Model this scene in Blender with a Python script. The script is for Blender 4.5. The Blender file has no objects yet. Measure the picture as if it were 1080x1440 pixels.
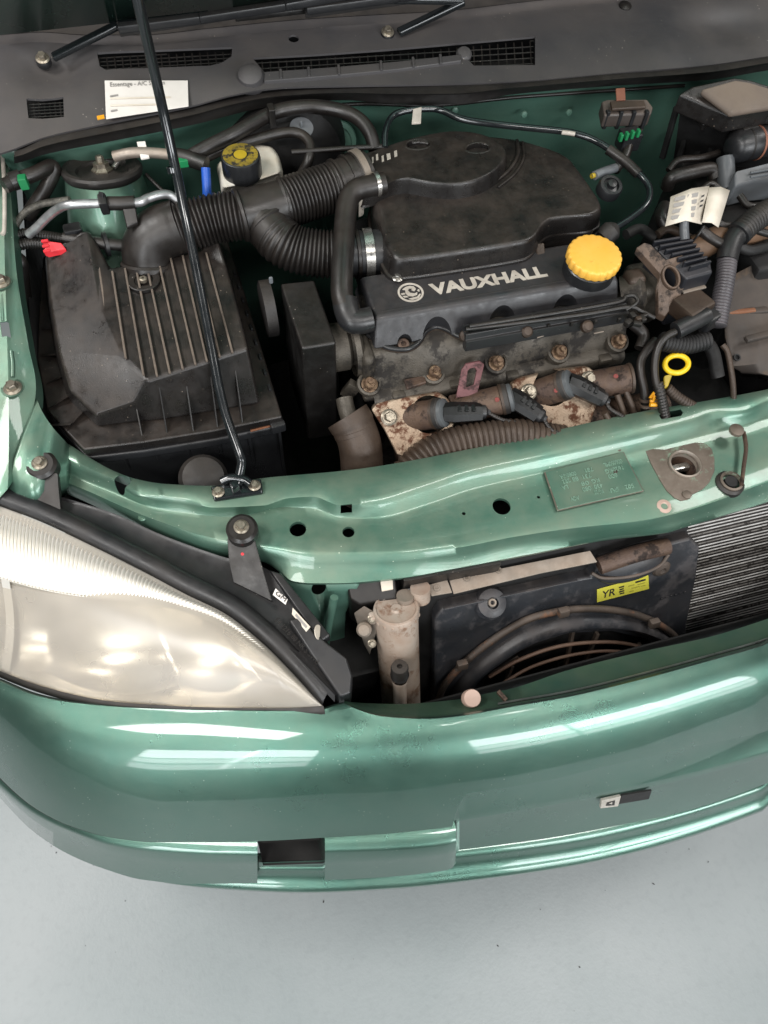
import bpy, bmesh, math, random
import numpy as np
from mathutils import Vector as V, Matrix, Quaternion
random.seed(7)
S = bpy.context.scene
COL = S.collection
# ------------------------------------------------------------------ camera
RX = V((0.96398361, 0.20699648, -0.16699716)); RY = V((-0.26244182, 0.84214954, -0.4710716)); RZ = V((0.04312642, 0.49793234, 0.86614288))
EYE = V((-0.47440485, -0.0762092, 1.65))
cam = bpy.data.objects.new('camera', bpy.data.cameras.new('camera')); COL.objects.link(cam)
cam.matrix_world = Matrix((( *RX, EYE.x), (*RY, EYE.y), (*RZ, EYE.z), (0, 0, 0, 1)))
cam.data.sensor_fit = 'VERTICAL'; cam.data.sensor_height = 36; cam.data.lens = 26.2
cam.data.clip_start = 0.02; cam.data.clip_end = 200
S.camera = cam
# ------------------------------------------------------------------ workshop light
W = bpy.data.worlds.new('World'); S.world = W; W.use_nodes = True
W.node_tree.nodes['Background'].inputs[0].default_value = (0.93, 0.96, 1.0, 1)
W.node_tree.nodes['Background'].inputs[1].default_value = 0.085
def lamp(name, loc, target, sx, sy, power, col=(1, 0.98, 0.95)):
    l = bpy.data.lights.new(name, 'AREA'); l.shape = 'RECTANGLE'; l.size = sx; l.size_y = sy; l.energy = power; l.color = col
    o = bpy.data.objects.new(name, l); COL.objects.link(o); o.location = loc
    o.rotation_euler = (V(target) - V(loc)).to_track_quat('-Z', 'Y').to_euler()
    return o
def window(x, y, z, w, h, rad, target=(-0.1, 0.4, 0.6)): lamp('window_light', (x, y, z), (x*.35, 0.4, z*.6), w, h, rad*math.pi*w*h, (0.95, 0.98, 1.0))
for x in (0.75, 2.05, 3.35):
    window(x, -5.0, 3.0, 1.2, 1.15, 12.5); window(x, -5.0, 2.02, 1.2, 0.55, 7); window(x, -5.0, 1.38, 1.2, 0.5, 5)
for x in (-3.0, -4.2):
    window(x, -4.6, 3.0, 1.1, 1.15, 12.5); window(x, -4.6, 2.02, 1.1, 0.55, 7); window(x, -4.6, 1.38, 1.1, 0.5, 5)
lamp('rooflight', (-2.3, -1.5, 3.6), (-0.4, 0.3, 0.6), 1.25, 0.8, 60)
lamp('rooflight', (-2.4, 0.9, 3.4), (-0.6, 0.5, 0.7), 1.3, 0.8, 75)
lamp('rooflight', (0.6, -1.3, 3.8), (0.0, 0.4, 0.7), 1.6, 0.4, 45)
lamp('rooflight', (2.3, 0.6, 3.6), (0.0, 0.6, 0.7), 1.0, 0.8, 38)
S.view_settings.view_transform = 'Standard'; S.view_settings.look = 'None'; S.view_settings.gamma = 1
S.view_settings.exposure = 0.12
S.view_settings.use_curve_mapping = False
S.render.engine = 'CYCLES'

# ------------------------------------------------------------------ layout helpers: point of the place seen at a spot of the photo, at a known height / depth
def ray(px, py):
    c = V(((px - 540) / 1048, -(py - 720) / 1048, -1)); return V((RX.dot(c), RY.dot(c), RZ.dot(c)))
def Q(px, py, z):
    d = ray(px, py); return EYE + d * ((z - EYE.z) / d.z)
def Qy(px, py, y):
    d = ray(px, py); return EYE + d * ((y - EYE.y) / d.y)
def Qx(px, py, x):
    d = ray(px, py); return EYE + d * ((x - EYE.x) / d.x)
def Qn(px, py, p, n):
    d = ray(px, py); n = V(n); return EYE + d * ((V(p) - EYE).dot(n) / d.dot(n))
def QL(l): return [Q(*a) for a in l]
def mm(px_, d=1.2): return px_ * (d*0.9 if d >= 1.2 else d) / 1048.0         # size in metres of px_ photo pixels at distance d

def crv(kn):
    xs = [k[0] for k in kn]; ys = [k[1] for k in kn]; n = len(xs)
    h = [xs[i+1]-xs[i] for i in range(n-1)]; dl = [(ys[i+1]-ys[i])/h[i] for i in range(n-1)]
    m = [dl[0]] + [0.0 if dl[i-1]*dl[i] <= 0 else 2*dl[i-1]*dl[i]/(dl[i-1]+dl[i]) for i in range(1, n-1)] + [dl[-1]]
    def f(x):
        if x <= xs[0]: return ys[0] + m[0]*(x-xs[0])
        if x >= xs[-1]: return ys[-1] + m[-1]*(x-xs[-1])
        i = max(j for j in range(n-1) if xs[j] <= x)
        t = (x-xs[i])/h[i]
        return (2*t**3-3*t*t+1)*ys[i] + (t**3-2*t*t+t)*h[i]*m[i] + (-2*t**3+3*t*t)*ys[i+1] + (t**3-t*t)*h[i]*m[i+1]
    return f

# ------------------------------------------------------------------ materials
def hexc(h):
    h = h.lstrip('#'); c = [int(h[i:i+2], 16)/255 for i in (0, 2, 4)]
    return tuple((x/12.92 if x <= 0.04045 else ((x+0.055)/1.055)**2.4) for x in c) + (1,)
def mat(name, base, rough=0.5, metal=0.0, var=None, vscale=18, dust=None, dust_amt=0.0, dscale=14, bump=0.0, bscale=300, coat=0.0,
        flake=0.0, rvar=0.12, specks=None, spec=0.5, patch=None, pscale=30, pthr=0.55, trans=0.0, sss=0.0):
    m = bpy.data.materials.new(name); m.use_nodes = True; nt = m.node_tree; N = nt.nodes; L = nt.links
    b = N['Principled BSDF']
    tc = N.new('ShaderNodeTexCoord').outputs['Object']
    geo = N.new('ShaderNodeNewGeometry')
    def noise(sc, det=4, ro=0.6):
        n = N.new('ShaderNodeTexNoise'); n.inputs['Scale'].default_value = sc; n.inputs['Detail'].default_value = det
        n.inputs['Roughness'].default_value = ro; L.new(geo.outputs['Position'], n.inputs['Vector']); return n.outputs['Fac']
    def mrange(v, a, b_, c=0.0, d=1.0):
        r = N.new('ShaderNodeMapRange'); L.new(v, r.inputs[0])
        for i, x in zip((1, 2, 3, 4), (a, b_, c, d)): r.inputs[i].default_value = x
        return r.outputs[0]
    def mix(f, a, b_):
        x = N.new('ShaderNodeMix'); x.data_type = 'RGBA'
        for s, v in ((0, f), (6, a), (7, b_)):
            if isinstance(v, (tuple, list, float, int)): x.inputs[s].default_value = v if not isinstance(v, (tuple, list)) else tuple(v)[:3] + (1,)
            else: L.new(v, x.inputs[s])
        return x.outputs[2]
    def math_(op, a, b_):
        x = N.new('ShaderNodeMath'); x.operation = op
        for i, v in enumerate((a, b_)):
            if isinstance(v, (int, float)): x.inputs[i].default_value = v
            else: L.new(v, x.inputs[i])
        return x.outputs[0]
    c = base
    if var is not None:
        c = mix(mrange(noise(vscale), 0.32, 0.68), base, var)
    rough_out = mrange(noise(vscale*2.3, 3), 0.3, 0.7, max(0.02, rough-rvar), min(1, rough+rvar))
    if patch is not None:
        pf = mrange(noise(pscale, 6, 0.7), pthr-0.04, pthr+0.05)
        c = mix(pf, c, patch)
        rough_out = math_('ADD', rough_out, math_('MULTIPLY', pf, 0.25))
    if dust is not None:
        sx = N.new('ShaderNodeSeparateXYZ'); L.new(geo.outputs['Normal'], sx.inputs[0])
        up = mrange(sx.outputs['Z'], 0.1, 0.95)
        df = math_('MULTIPLY', math_('MULTIPLY', mrange(noise(dscale, 6, 0.65), 0.3, 0.68), math_('ADD', math_('MULTIPLY', up, 0.9), 0.1)), dust_amt)
        c = mix(df, c, dust)
        rough_out = math_('ADD', rough_out, math_('MULTIPLY', df, 0.45))
    if specks is not None:
        v = N.new('ShaderNodeTexVoronoi'); v.inputs['Scale'].default_value = 120; L.new(geo.outputs['Position'], v.inputs['Vector'])
        sf = math_('MULTIPLY', mrange(v.outputs['Distance'], 0.07, 0.11, 1, 0), mrange(noise(25, 2), 0.55, 0.62))
        c = mix(sf, c, specks)
    if isinstance(c, tuple): b.inputs['Base Color'].default_value = c[:3] + (1,)
    else: L.new(c, b.inputs['Base Color'])
    L.new(rough_out, b.inputs['Roughness'])
    b.inputs['Metallic'].default_value = metal
    b.inputs['Coat Weight'].default_value = coat; b.inputs['Coat Roughness'].default_value = 0.05
    b.inputs['Specular IOR Level'].default_value = spec
    if sss: b.inputs['Subsurface Weight'].default_value = sss; b.inputs['Subsurface Radius'].default_value = (0.01, 0.01, 0.01)
    if bump or flake:
        bp = N.new('ShaderNodeBump'); bp.inputs['Strength'].default_value = bump or flake; bp.inputs['Distance'].default_value = 0.002
        L.new(noise(bscale if bump else 2600, 3), bp.inputs['Height']); L.new(bp.outputs[0], b.inputs['Normal'])
    return m
M = {}
M['paint'] = mat('green_metallic_paint', hexc('4d7265'), 0.29, 0.86, var=hexc('537266'), vscale=5, coat=1.0, rvar=0.05, flake=0.14, specks=hexc('9fb0a6'), dust=hexc('8a8f80'), dust_amt=0.12, dscale=30)
M['paint_bay'] = mat('dusty_green_paint', hexc('517868'), 0.32, 0.62, var=hexc('587768'), vscale=7, coat=0.5, rvar=0.06, flake=0.1, dust=hexc('878c78'), dust_amt=0.45, dscale=14, specks=hexc('b9c3b2'))
M['paint_dull'] = mat('satin_green_paint', hexc('4a7063'), 0.45, 0.2, var=hexc('527365'), vscale=9, dust=hexc('6a6c5e'), dust_amt=0.45, coat=0.2)  # a little darker, duller and less metallic than the bay green
M['plastic'] = mat('black_plastic', hexc('121111'), 0.38, var=hexc('181716'), vscale=20, dust=hexc('473d35'), dust_amt=0.3, dscale=11, bump=0.08, bscale=900, specks=hexc('8a8178'))
M['plastic_clean'] = mat('satin_black_plastic', hexc('191a1c'), 0.36, var=hexc('202123'), vscale=15, dust=hexc('443b34'), dust_amt=0.22, bump=0.05, bscale=900)
M['plastic_cover'] = mat('charcoal_cover_plastic', hexc('232427'), 0.36, var=hexc('292a2d'), vscale=30, dust=hexc('3a312c'), dust_amt=0.5, dscale=26, bump=0.08, bscale=1100, specks=hexc('6d645c'))
M['lid'] = mat('dusty_lid_plastic', hexc('141313'), 0.30, var=hexc('1b1918'), vscale=30, dust=hexc('4a3f37'), dust_amt=0.42, dscale=24, bump=0.14, bscale=700, specks=hexc('7d7064'))
M['cowl'] = mat('cowl_grey_plastic', hexc('3e3d3f'), 0.5, var=hexc('454344'), vscale=6, dust=hexc('5e554d'), dust_amt=0.35, dscale=7, bump=0.15, bscale=1200, specks=hexc('a09890'))
M['rubber'] = mat('rubber', hexc('1b1a1a'), 0.5, var=hexc('232120'), vscale=22, dust=hexc('52483f'), dust_amt=0.35, bump=0.12, bscale=600)
M['hose'] = mat('hose_rubber', hexc('151312'), 0.38, var=hexc('1c1917'), vscale=18, dust=hexc('4c4139'), dust_amt=0.3, bump=0.08, bscale=500)
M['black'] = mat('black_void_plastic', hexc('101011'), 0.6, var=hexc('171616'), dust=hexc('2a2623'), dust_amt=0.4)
M['head'] = mat('cast_head_metal', hexc('3c3832'), 0.45, 0.4, var=hexc('524c44'), vscale=26, patch=hexc('1f1c1a'), pscale=22, pthr=0.54, dust=hexc('5e564c'), dust_amt=0.3, bump=0.35, bscale=420)
M['rust'] = mat('rusty_steel', hexc('453630'), 0.55, 0.3, var=hexc('594638'), vscale=30, patch=hexc('271d18'), pscale=40, pthr=0.55, bump=0.4, bscale=380)
M['rust_shield'] = mat('rusty_heat_shield', hexc('a3927f'), 0.46, 0.6, var=hexc('85705d'), vscale=18, patch=hexc('5a3a29'), pscale=62, pthr=0.535, bump=0.5, bscale=260)
M['rust_dark'] = mat('brown_pipe_metal', hexc('2f2620'), 0.45, 0.2, var=hexc('3f332a'), vscale=15, dust=hexc('604e40'), dust_amt=0.35, bump=0.2, bscale=350)
M['bolt_rusty'] = mat('rusty_bolt', hexc('7d6852'), 0.5, 0.5, var=hexc('5e4838'), vscale=120, patch=hexc('3e2c20'), pscale=160, pthr=0.55, bump=0.3, bscale=900)
M['bolt'] = mat('zinc_bolt', hexc('a59c8c'), 0.4, 0.75, var=hexc('7c7468'), vscale=110, patch=hexc('5e5348'), pscale=200, pthr=0.6)
M['steel'] = mat('bare_steel', hexc('b9b6b0'), 0.28, 0.9, var=hexc('8d8a85'), vscale=50)
M['alu'] = mat('aluminium_pipe', hexc('c4c5c6'), 0.36, 0.85, var=hexc('a3a4a6'), vscale=40, dust=hexc('8a8078'), dust_amt=0.3)
M['dusty_alu'] = mat('dusty_aluminium', hexc('8b857d'), 0.5, 0.55, var=hexc('9c8f83'), vscale=25, dust=hexc('857566'), dust_amt=0.7, bump=0.15)
M['drier'] = mat('weathered_white_canister', hexc('b7ada2'), 0.5, 0.3, var=hexc('a48f7e'), vscale=14, patch=hexc('7d6350'), pscale=24, pthr=0.57, dust=hexc('94796a'), dust_amt=0.75, bump=0.1)
M['white_plastic'] = mat('translucent_white_plastic', hexc('d8d5cc'), 0.4, var=hexc('c9bfae'), vscale=20, sss=0.15, dust=hexc('a2917c'), dust_amt=0.25)
M['yellow'] = mat('yellow_plastic', hexc('e3a93c'), 0.42, var=hexc('e8b452'), vscale=20, specks=hexc('8a6a2a'), patch=hexc('b98a34'), pscale=70, pthr=0.64, bump=0.05)
M['yellow_bright'] = mat('bright_yellow_plastic', hexc('e9c21f'), 0.4, var=hexc('d9b41c'))
M['yellow_dirty'] = mat('dirty_yellow_print', hexc('8f7a26'), 0.5, var=hexc('6f5f22'), vscale=40, patch=hexc('1c1a17'), pscale=90, pthr=0.53)
M['paper'] = mat('white_paper', hexc('ded8d2'), 0.6, var=hexc('cfc9c2'), vscale=12)
M['paper_old'] = mat('creased_paper', hexc('d6cdbf'), 0.55, var=hexc('c3b8a8'), vscale=20, bump=0.3, bscale=90)
M['ink'] = mat('dark_print_ink', hexc('2a2827'), 0.6)
M['ink_grey'] = mat('grey_print_ink', hexc('8b8783'), 0.6)
M['label_yellow'] = mat('yellow_sticker', hexc('d9d24a'), 0.45, var=hexc('cfc94f'))
M['silver_print'] = mat('silver_print', hexc('b5ada2'), 0.5, var=hexc('9a9288'), vscale=60)
M['red'] = mat('red_plastic', hexc('d03038'), 0.4)
M['red_mark'] = mat('red_paint_mark', hexc('7c2a26'), 0.7, var=hexc('5a3028'), vscale=200)
M['pink_paint'] = mat('faded_red_bracket', hexc('583638'), 0.6, 0.2, var=hexc('664042'), vscale=40, patch=hexc('3c2828'), pscale=50, bump=0.2)
M['blue'] = mat('blue_plastic', hexc('1f4fa8'), 0.4)
M['green_clip'] = mat('green_plastic', hexc('1c7546'), 0.45)
M['orange'] = mat('orange_clip', hexc('d8961e'), 0.4)
M['grey_ring'] = mat('grey_plastic', hexc('4c4f51'), 0.4)
M['grey_block'] = mat('pale_grey_plastic', hexc('62666a'), 0.5, dust=hexc('5e574f'), dust_amt=0.4)
M['rod'] = mat('black_enamel_steel', hexc('15181a'), 0.22, 0.2, var=hexc('1c2022'), coat=0.6, rvar=0.06)
M['shroud'] = mat('dusty_shroud_plastic', hexc('23272c'), 0.36, var=hexc('2e3238'), vscale=13, dust=hexc('5c5149'), dust_amt=0.5, dscale=9, patch=hexc('444346'), pscale=15, pthr=0.58)
M['shroud_brown'] = mat('brown_dusted_plastic', hexc('38332f'), 0.5, var=hexc('463b33'), vscale=14, patch=hexc('6e4a33'), pscale=18, pthr=0.62, dust=hexc('6e6158'), dust_amt=0.5)
M['fin'] = mat('condenser_fins', hexc('5d5a58'), 0.4, 0.7, var=hexc('77736f'), vscale=60, patch=hexc('2a2827'), pscale=80, pthr=0.58)
M['fin_tube'] = mat('condenser_tube', hexc('d2d0ce'), 0.42, 0.4, var=hexc('b0ada9'), vscale=70, patch=hexc('6a6561'), pscale=120, pthr=0.64)
M['tray'] = mat('muddy_tray', hexc('2c2826'), 0.6, var=hexc('3a332e'), vscale=9, patch=hexc('57483a'), pscale=10, pthr=0.58, dust=hexc('6a5b4f'), dust_amt=0.3)
M['tarnish'] = mat('bare_rusting_metal', hexc('74695f'), 0.5, 0.4, var=hexc('655a50'), vscale=40, patch=hexc('7f8f7c'), pscale=60, pthr=0.6, bump=0.15)
M['plug_pink'] = mat('pinkish_rubber_plug', hexc('b79d90'), 0.5, var=hexc('a98f82'))
M['rib_dust'] = mat('dust_filled_rib', hexc('6d6156'), 0.7, var=hexc('574d45'), vscale=60)
M['orange_dull'] = mat('orange_seal_edge', hexc('7c5138'), 0.6)
M['fin_dark'] = mat('condenser_fin_core', hexc('3a3633'), 0.55, 0.4, var=hexc('2a2725'), vscale=90, bump=0.4, bscale=500)
M['rust_brown_bar'] = mat('rust_stained_bar', hexc('6b5142'), 0.5, var=hexc('573f33'), vscale=20, dust=hexc('857060'), dust_amt=0.6)
M['yellow_dull'] = mat('dull_yellow', hexc('b59a22'), 0.5, var=hexc('9a8420'))
M['label_line'] = mat('faint_yellow_print', hexc('a59e3c'), 0.5)
M['sensor'] = mat('grey_brown_sensor', hexc('3e3733'), 0.5, var=hexc('332d2a'), dust=hexc('75665b'), dust_amt=0.6)
M['orange_tab'] = mat('rusty_orange_tab', hexc('8a5a44'), 0.6, var=hexc('75493a'))
M['box_top'] = mat('dust_coated_lid', hexc('5b5048'), 0.7, var=hexc('675b50'), vscale=12, dust=hexc('76695c'), dust_amt=0.6, bump=0.1)
M['grey_duct'] = mat('slate_grey_plastic', hexc('4c4f52'), 0.4, var=hexc('585a5c'))
M['module'] = mat('blue_black_module', hexc('191b20'), 0.42, var=hexc('202227'), dust=hexc('514a4c'), dust_amt=0.4)
M['bracket'] = mat('dusty_brown_bracket', hexc('4f4137'), 0.5, 0.3, var=hexc('604e41'), vscale=22, patch=hexc('2c241f'), pscale=30, pthr=0.55, bump=0.2)
M['conduit'] = mat('grey_conduit', hexc('3a383b'), 0.42, var=hexc('474447'), dust=hexc('6f6263'), dust_amt=0.35)
M['tan_pipe'] = mat('tan_pipe', hexc('54402f'), 0.6, var=hexc('6a503c'), vscale=15)
M['stamp'] = mat('raised_stamping', hexc('8fae9c'), 0.35, 0.6)
M['ledge'] = mat('dark_green_plastic', hexc('2c4a40'), 0.45, 0.1, var=hexc('34523f'), vscale=12, dust=hexc('5b5d4c'), dust_amt=0.35, coat=0.2)  # body green with the grille ledge's shade put into its colour
M['fin_tube_b'] = mat('dull_condenser_tube', hexc('8a8682'), 0.45, 0.5, var=hexc('6d6965'), vscale=50, patch=hexc('35312f'), pscale=90, pthr=0.55)
M['boot'] = mat('black_boot_rubber', hexc('101011'), 0.4, var=hexc('161616'))
M['clip_grey'] = mat('grey_clip', hexc('a8a39b'), 0.5, var=hexc('8f8a82'), vscale=200)
M['braid'] = mat('braided_cable', hexc('4a4844'), 0.5, 0.3, var=hexc('6e6a62'), vscale=260)

# ------------------------------------------------------------------ mesh helpers
def wpos(o):
    p = V(o.location); q = o.parent
    while q: p = p + V(q.location); q = q.parent
    return p
def finish(name, bm, material, parent=None, smooth=True, wn=True, sharp=38, origin=None):
    me = bpy.data.meshes.new(name)
    bmesh.ops.recalc_face_normals(bm, faces=bm.faces[:]) if wn != 'keep' else None
    vs = [v.co for v in bm.verts]
    c = V((sum(v.x for v in vs)/len(vs), sum(v.y for v in vs)/len(vs), sum(v.z for v in vs)/len(vs))) if origin is None else V(origin)
    bmesh.ops.translate(bm, verts=bm.verts[:], vec=-c)
    bm.to_mesh(me); bm.free()
    for mm_ in (material if isinstance(material, (list, tuple)) else [material]): me.materials.append(M[mm_])
    if smooth:
        me.shade_smooth()
        if sharp: me.set_sharp_from_angle(angle=math.radians(sharp))
    o = bpy.data.objects.new(name, me); COL.objects.link(o)
    if parent: o.parent = parent; o.location = c - wpos(parent)
    else: o.location = c
    return o
def wnorm(o):
    m = o.modifiers.new('wn', 'WEIGHTED_NORMAL'); m.keep_sharp = True; m.weight = 80; return o
def bevel_bm(bm, w, seg=3, ang=30):
    bmesh.ops.recalc_face_normals(bm, faces=bm.faces[:])
    es = [e for e in bm.edges if len(e.link_faces) == 2 and e.calc_face_angle(0) > math.radians(ang)]
    if es and w > 0: bmesh.ops.bevel(bm, geom=es, offset=w, segments=seg, profile=0.5, affect='EDGES', clamp_overlap=True)
def rings_bm(rings, cap0=True, cap1=True, closed=True, bm=None):
    bm = bm or bmesh.new(); R = [[bm.verts.new(p) for p in r] for r in rings]; n = len(R[0])
    for a, b in zip(R, R[1:]):
        for i in range(n if closed else n-1):
            j = (i+1) % n
            try: bm.faces.new((a[i], a[j], b[j], b[i]))
            except ValueError: pass
    if closed and cap0: bm.faces.new(list(reversed(R[0])))
    if closed and cap1: bm.faces.new(R[-1])
    return bm
def prism(name, top, d, material, parent=None, bevel=0.003, seg=3, inset=None, ang=30):
    """top: outline points (any plane); d: extrusion vector or drop in metres"""
    d = V((0, 0, -d)) if not isinstance(d, (V, tuple)) else V(d)
    bm = rings_bm([top, [p + d for p in top]])
    bevel_bm(bm, bevel, seg, ang)
    return wnorm(finish(name, bm, material, parent))
def rings(name, rs, material, parent=None, bevel=0.002, seg=2, ang=30, caps=True):
    bm = rings_bm(rs, caps, caps); bevel_bm(bm, bevel, seg, ang)
    return wnorm(finish(name, bm, material, parent))
def grid(name, rows, material, parent=None, solid=0.0, sharp=50, smooth=True, flip=False):
    bm = bmesh.new(); R = [[bm.verts.new(p) for p in r] for r in rows]
    for a, b in zip(R, R[1:]):
        for i in range(len(a)-1):
            f = (a[i], a[i+1], b[i+1], b[i]); bm.faces.new(f if not flip else f[::-1])
    o = finish(name, bm, material, parent, smooth, 'keep', sharp)
    if solid:
        m = o.modifiers.new('thickness', 'SOLIDIFY'); m.thickness = abs(solid); m.offset = -1 if solid > 0 else 1
    return o
def cr(pts, n=8):
    """Catmull-Rom through points"""
    P_ = [pts[0]*2 - pts[1]] + list(pts) + [pts[-1]*2 - pts[-2]]; out = []
    for i in range(1, len(P_)-2):
        a, b, c, d = P_[i-1:i+3]
        for k in range(n):
            t = k/n
            out.append(0.5*((2*b) + (c-a)*t + (2*a-5*b+4*c-d)*t*t + (3*b-a-3*c+d)*t**3))
    out.append(V(pts[-1])); return out
def resample(pts, step):
    out = [pts[0]]; acc = 0
    L = sum((b-a).length for a, b in zip(pts, pts[1:])); n = max(2, int(round(L/step))); s = L/n; k = 1; d = 0; i = 0; cur = V(pts[0])
    while len(out) < n and i < len(pts)-1:
        r = (pts[i+1]-cur).length
        if d + r >= s: cur = cur + (pts[i+1]-cur)*((s-d)/max(r, 1e-9)); out.append(cur.copy()); d = 0
        else: d += r; i += 1; cur = V(pts[i])
    out.append(V(pts[-1])); return out
def tube_bm(path, rad, sides=14, cap=True, hollow=False, bm=None, flat=1.0, up=None):
    """rad: float or function of (t 0..1, arc length)"""
    rf = rad if callable(rad) else (lambda t, s: rad)
    L = [0]
    for a, b in zip(path, path[1:]): L.append(L[-1] + (b-a).length)
    rs = []; nrm = None
    for i, p in enumerate(path):
        t = (path[min(i+1, len(path)-1)] - path[max(i-1, 0)]).normalized()
        if nrm is None:
            u = V(up) if up else (V((0, 0, 1)) if abs(t.z) < 0.9 else V((0, 1, 0)))
            nrm = (u - t*u.dot(t)).normalized()
        else: nrm = (nrm - t*nrm.dot(t)).normalized()
        bn = t.cross(nrm); r = rf(L[i]/max(L[-1], 1e-9), L[i])
        rs.append([p + (nrm*math.cos(a)*flat + bn*math.sin(a))*r for a in [2*math.pi*k/sides for k in range(sides)]])
    return rings_bm(rs, cap, cap, bm=bm)
def tube(name, pts, rad, material, parent=None, sides=14, n=8, smoothpath=True, step=None, sharp=50, flat=1.0, up=None):
    path = cr(pts, n) if (smoothpath and len(pts) > 2) else [V(p) for p in pts]
    if step: path = resample(path, step)
    return finish(name, tube_bm(path, rad, sides, flat=flat, up=up), material, parent, sharp=sharp)
def corr(name, pts, r, amp, pitch, material, parent=None, sides=20, n=10, ends=0.0):
    """corrugated hose: rounded ribs with narrow grooves"""
    path = resample(cr(pts, n) if len(pts) > 2 else [V(p) for p in pts], pitch/5.0)
    def rf(t, s):
        ph = (s/pitch) % 1.0
        return r - amp*(0.5+0.5*math.cos(2*math.pi*ph))**2
    return finish(name, tube_bm(path, rf, sides), material, parent, sharp=75)
def lathe(name, prof, origin, axis, material, parent=None, sides=28, sharp=35, rfun=None, mats=None):
    """prof: (radius, height) list along axis"""
    ax = V(axis).normalized(); u = V((1, 0, 0)) if abs(ax.x) < 0.8 else V((0, 1, 0)); u = (u - ax*u.dot(ax)).normalized(); w = ax.cross(u)
    rs = []
    for r, h in prof:
        rs.append([V(origin) + ax*h + (u*math.cos(a) + w*math.sin(a))*max(1e-5, (r if not rfun else rfun(r, h, a))) for a in [2*math.pi*k/sides for k in range(sides)]])
    bm = rings_bm(rs, prof[0][0] < .0002, prof[-1][0] < .0002)
    return finish(name, bm, material, parent, sharp=sharp)
def box(name, c, size, material, parent=None, rot=None, bevel=0.002, seg=2):
    bm = bmesh.new(); bmesh.ops.create_cube(bm, size=1)
    R_ = rot.to_matrix().to_4x4() if rot is not None else Matrix.Identity(4)
    bmesh.ops.transform(bm, matrix=Matrix.Translation(V(c)) @ R_ @ Matrix.Diagonal((*size, 1)), verts=bm.verts[:])
    bevel_bm(bm, bevel, seg)
    return wnorm(finish(name, bm, material, parent))
def bar(name, a, b, w, h, material, parent=None, up=(0, 0, 1), bevel=0.001, seg=2):
    """rectangular bar from a to b"""
    a = V(a); b = V(b); t = (b-a).normalized(); s = t.cross(V(up)).normalized(); u = s.cross(t)
    rg = lambda p: [p + s*w/2 + u*h/2, p - s*w/2 + u*h/2, p - s*w/2 - u*h/2, p + s*w/2 - u*h/2]
    bm = rings_bm([rg(a), rg(b)]); bevel_bm(bm, bevel, seg)
    return wnorm(finish(name, bm, material, parent))
SH = {}
def shared(key, build, material):
    if key not in SH:
        bm = build(); bmesh.ops.recalc_face_normals(bm, faces=bm.faces[:]); me = bpy.data.meshes.new(key); bm.to_mesh(me); bm.free()
        me.materials.append(M[material]); me.shade_smooth(); me.set_sharp_from_angle(angle=math.radians(32)); SH[key] = me
    return SH[key]
def inst(name, me, loc, parent, normal=(0, 0, 1), scale=1.0, spin=0.0):
    o = bpy.data.objects.new(name, me); COL.objects.link(o); o.parent = parent; o.location = V(loc) - wpos(parent)
    o.rotation_mode = 'QUATERNION'; o.rotation_quaternion = V(normal).to_track_quat('Z', 'Y') @ Quaternion((0, 0, 1), spin); o.scale = (scale,)*3
    return o
def bolt_bm():
    bm = rings_bm([[V((math.cos(a), math.sin(a), 0))*r + V((0, 0, h)) for a in [2*math.pi*k/24 for k in range(24)]] for r, h in ((.011, 0), (.011, .0012), (.0085, .003))])
    rings_bm([[V((math.cos(a), math.sin(a), 0))*r + V((0, 0, h)) for a in [2*math.pi*k/6 for k in range(6)]] for r, h in ((.0068, .002), (.0068, .0075), (.0058, .009))], bm=bm)
    return bm
def bolt(loc, parent, normal=(0, 0, 1), scale=1.0, material='bolt', name='bolt'):
    return inst(name, shared('bolt_' + material, bolt_bm, material), loc, parent, normal, scale, random.random()*1.0)
def stud_bm():
    c = lambda r, h, n: [V((math.cos(a)*r, math.sin(a)*r, h)) for a in [2*math.pi*k/n for k in range(n)]]
    bm = rings_bm([c(.0125, 0, 20), c(.0125, .002, 20), c(.011, .003, 20)])
    rings_bm([c(.009, .003, 12), c(.009, .012, 12), c(.0075, .014, 12)], bm=bm)
    rings_bm([c(.004, .014, 10), c(.004, .020, 10)], bm=bm)
    return bm
def cut(o, cutters):
    """real openings: boolean with temporary cutters, which are removed again"""
    vl = bpy.context.view_layer
    for c in cutters:
        m = o.modifiers.new('cut', 'BOOLEAN'); m.operation = 'DIFFERENCE'; m.object = c; m.solver = 'EXACT'
    vl.update()
    me = bpy.data.meshes.new_from_object(o.evaluated_get(bpy.context.evaluated_depsgraph_get()))
    o.modifiers.clear(); old = o.data; o.data = me; me.name = old.name
    for c in cutters: bpy.data.objects.remove(c)
    return o
def cyl_cut(c, r, h, axis=(0, 0, 1), sides=24, sx=1.0, sdir=(1, 0, 0)):
    ax = V(axis).normalized(); u = V(sdir); u = (u - ax*u.dot(ax)).normalized(); w = ax.cross(u)
    rg = lambda k: [V(c) + ax*k + (u*math.cos(a)*sx + w*math.sin(a))*r for a in [2*math.pi*i/sides for i in range(sides)]]
    return finish('cutter', rings_bm([rg(-h), rg(h)]), 'black', None, smooth=False)
def prism_cut(pts, d):
    return finish('cutter', rings_bm([[p + V(d) for p in pts], [p - V(d) for p in pts]]), 'black', None, smooth=False)
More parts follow.
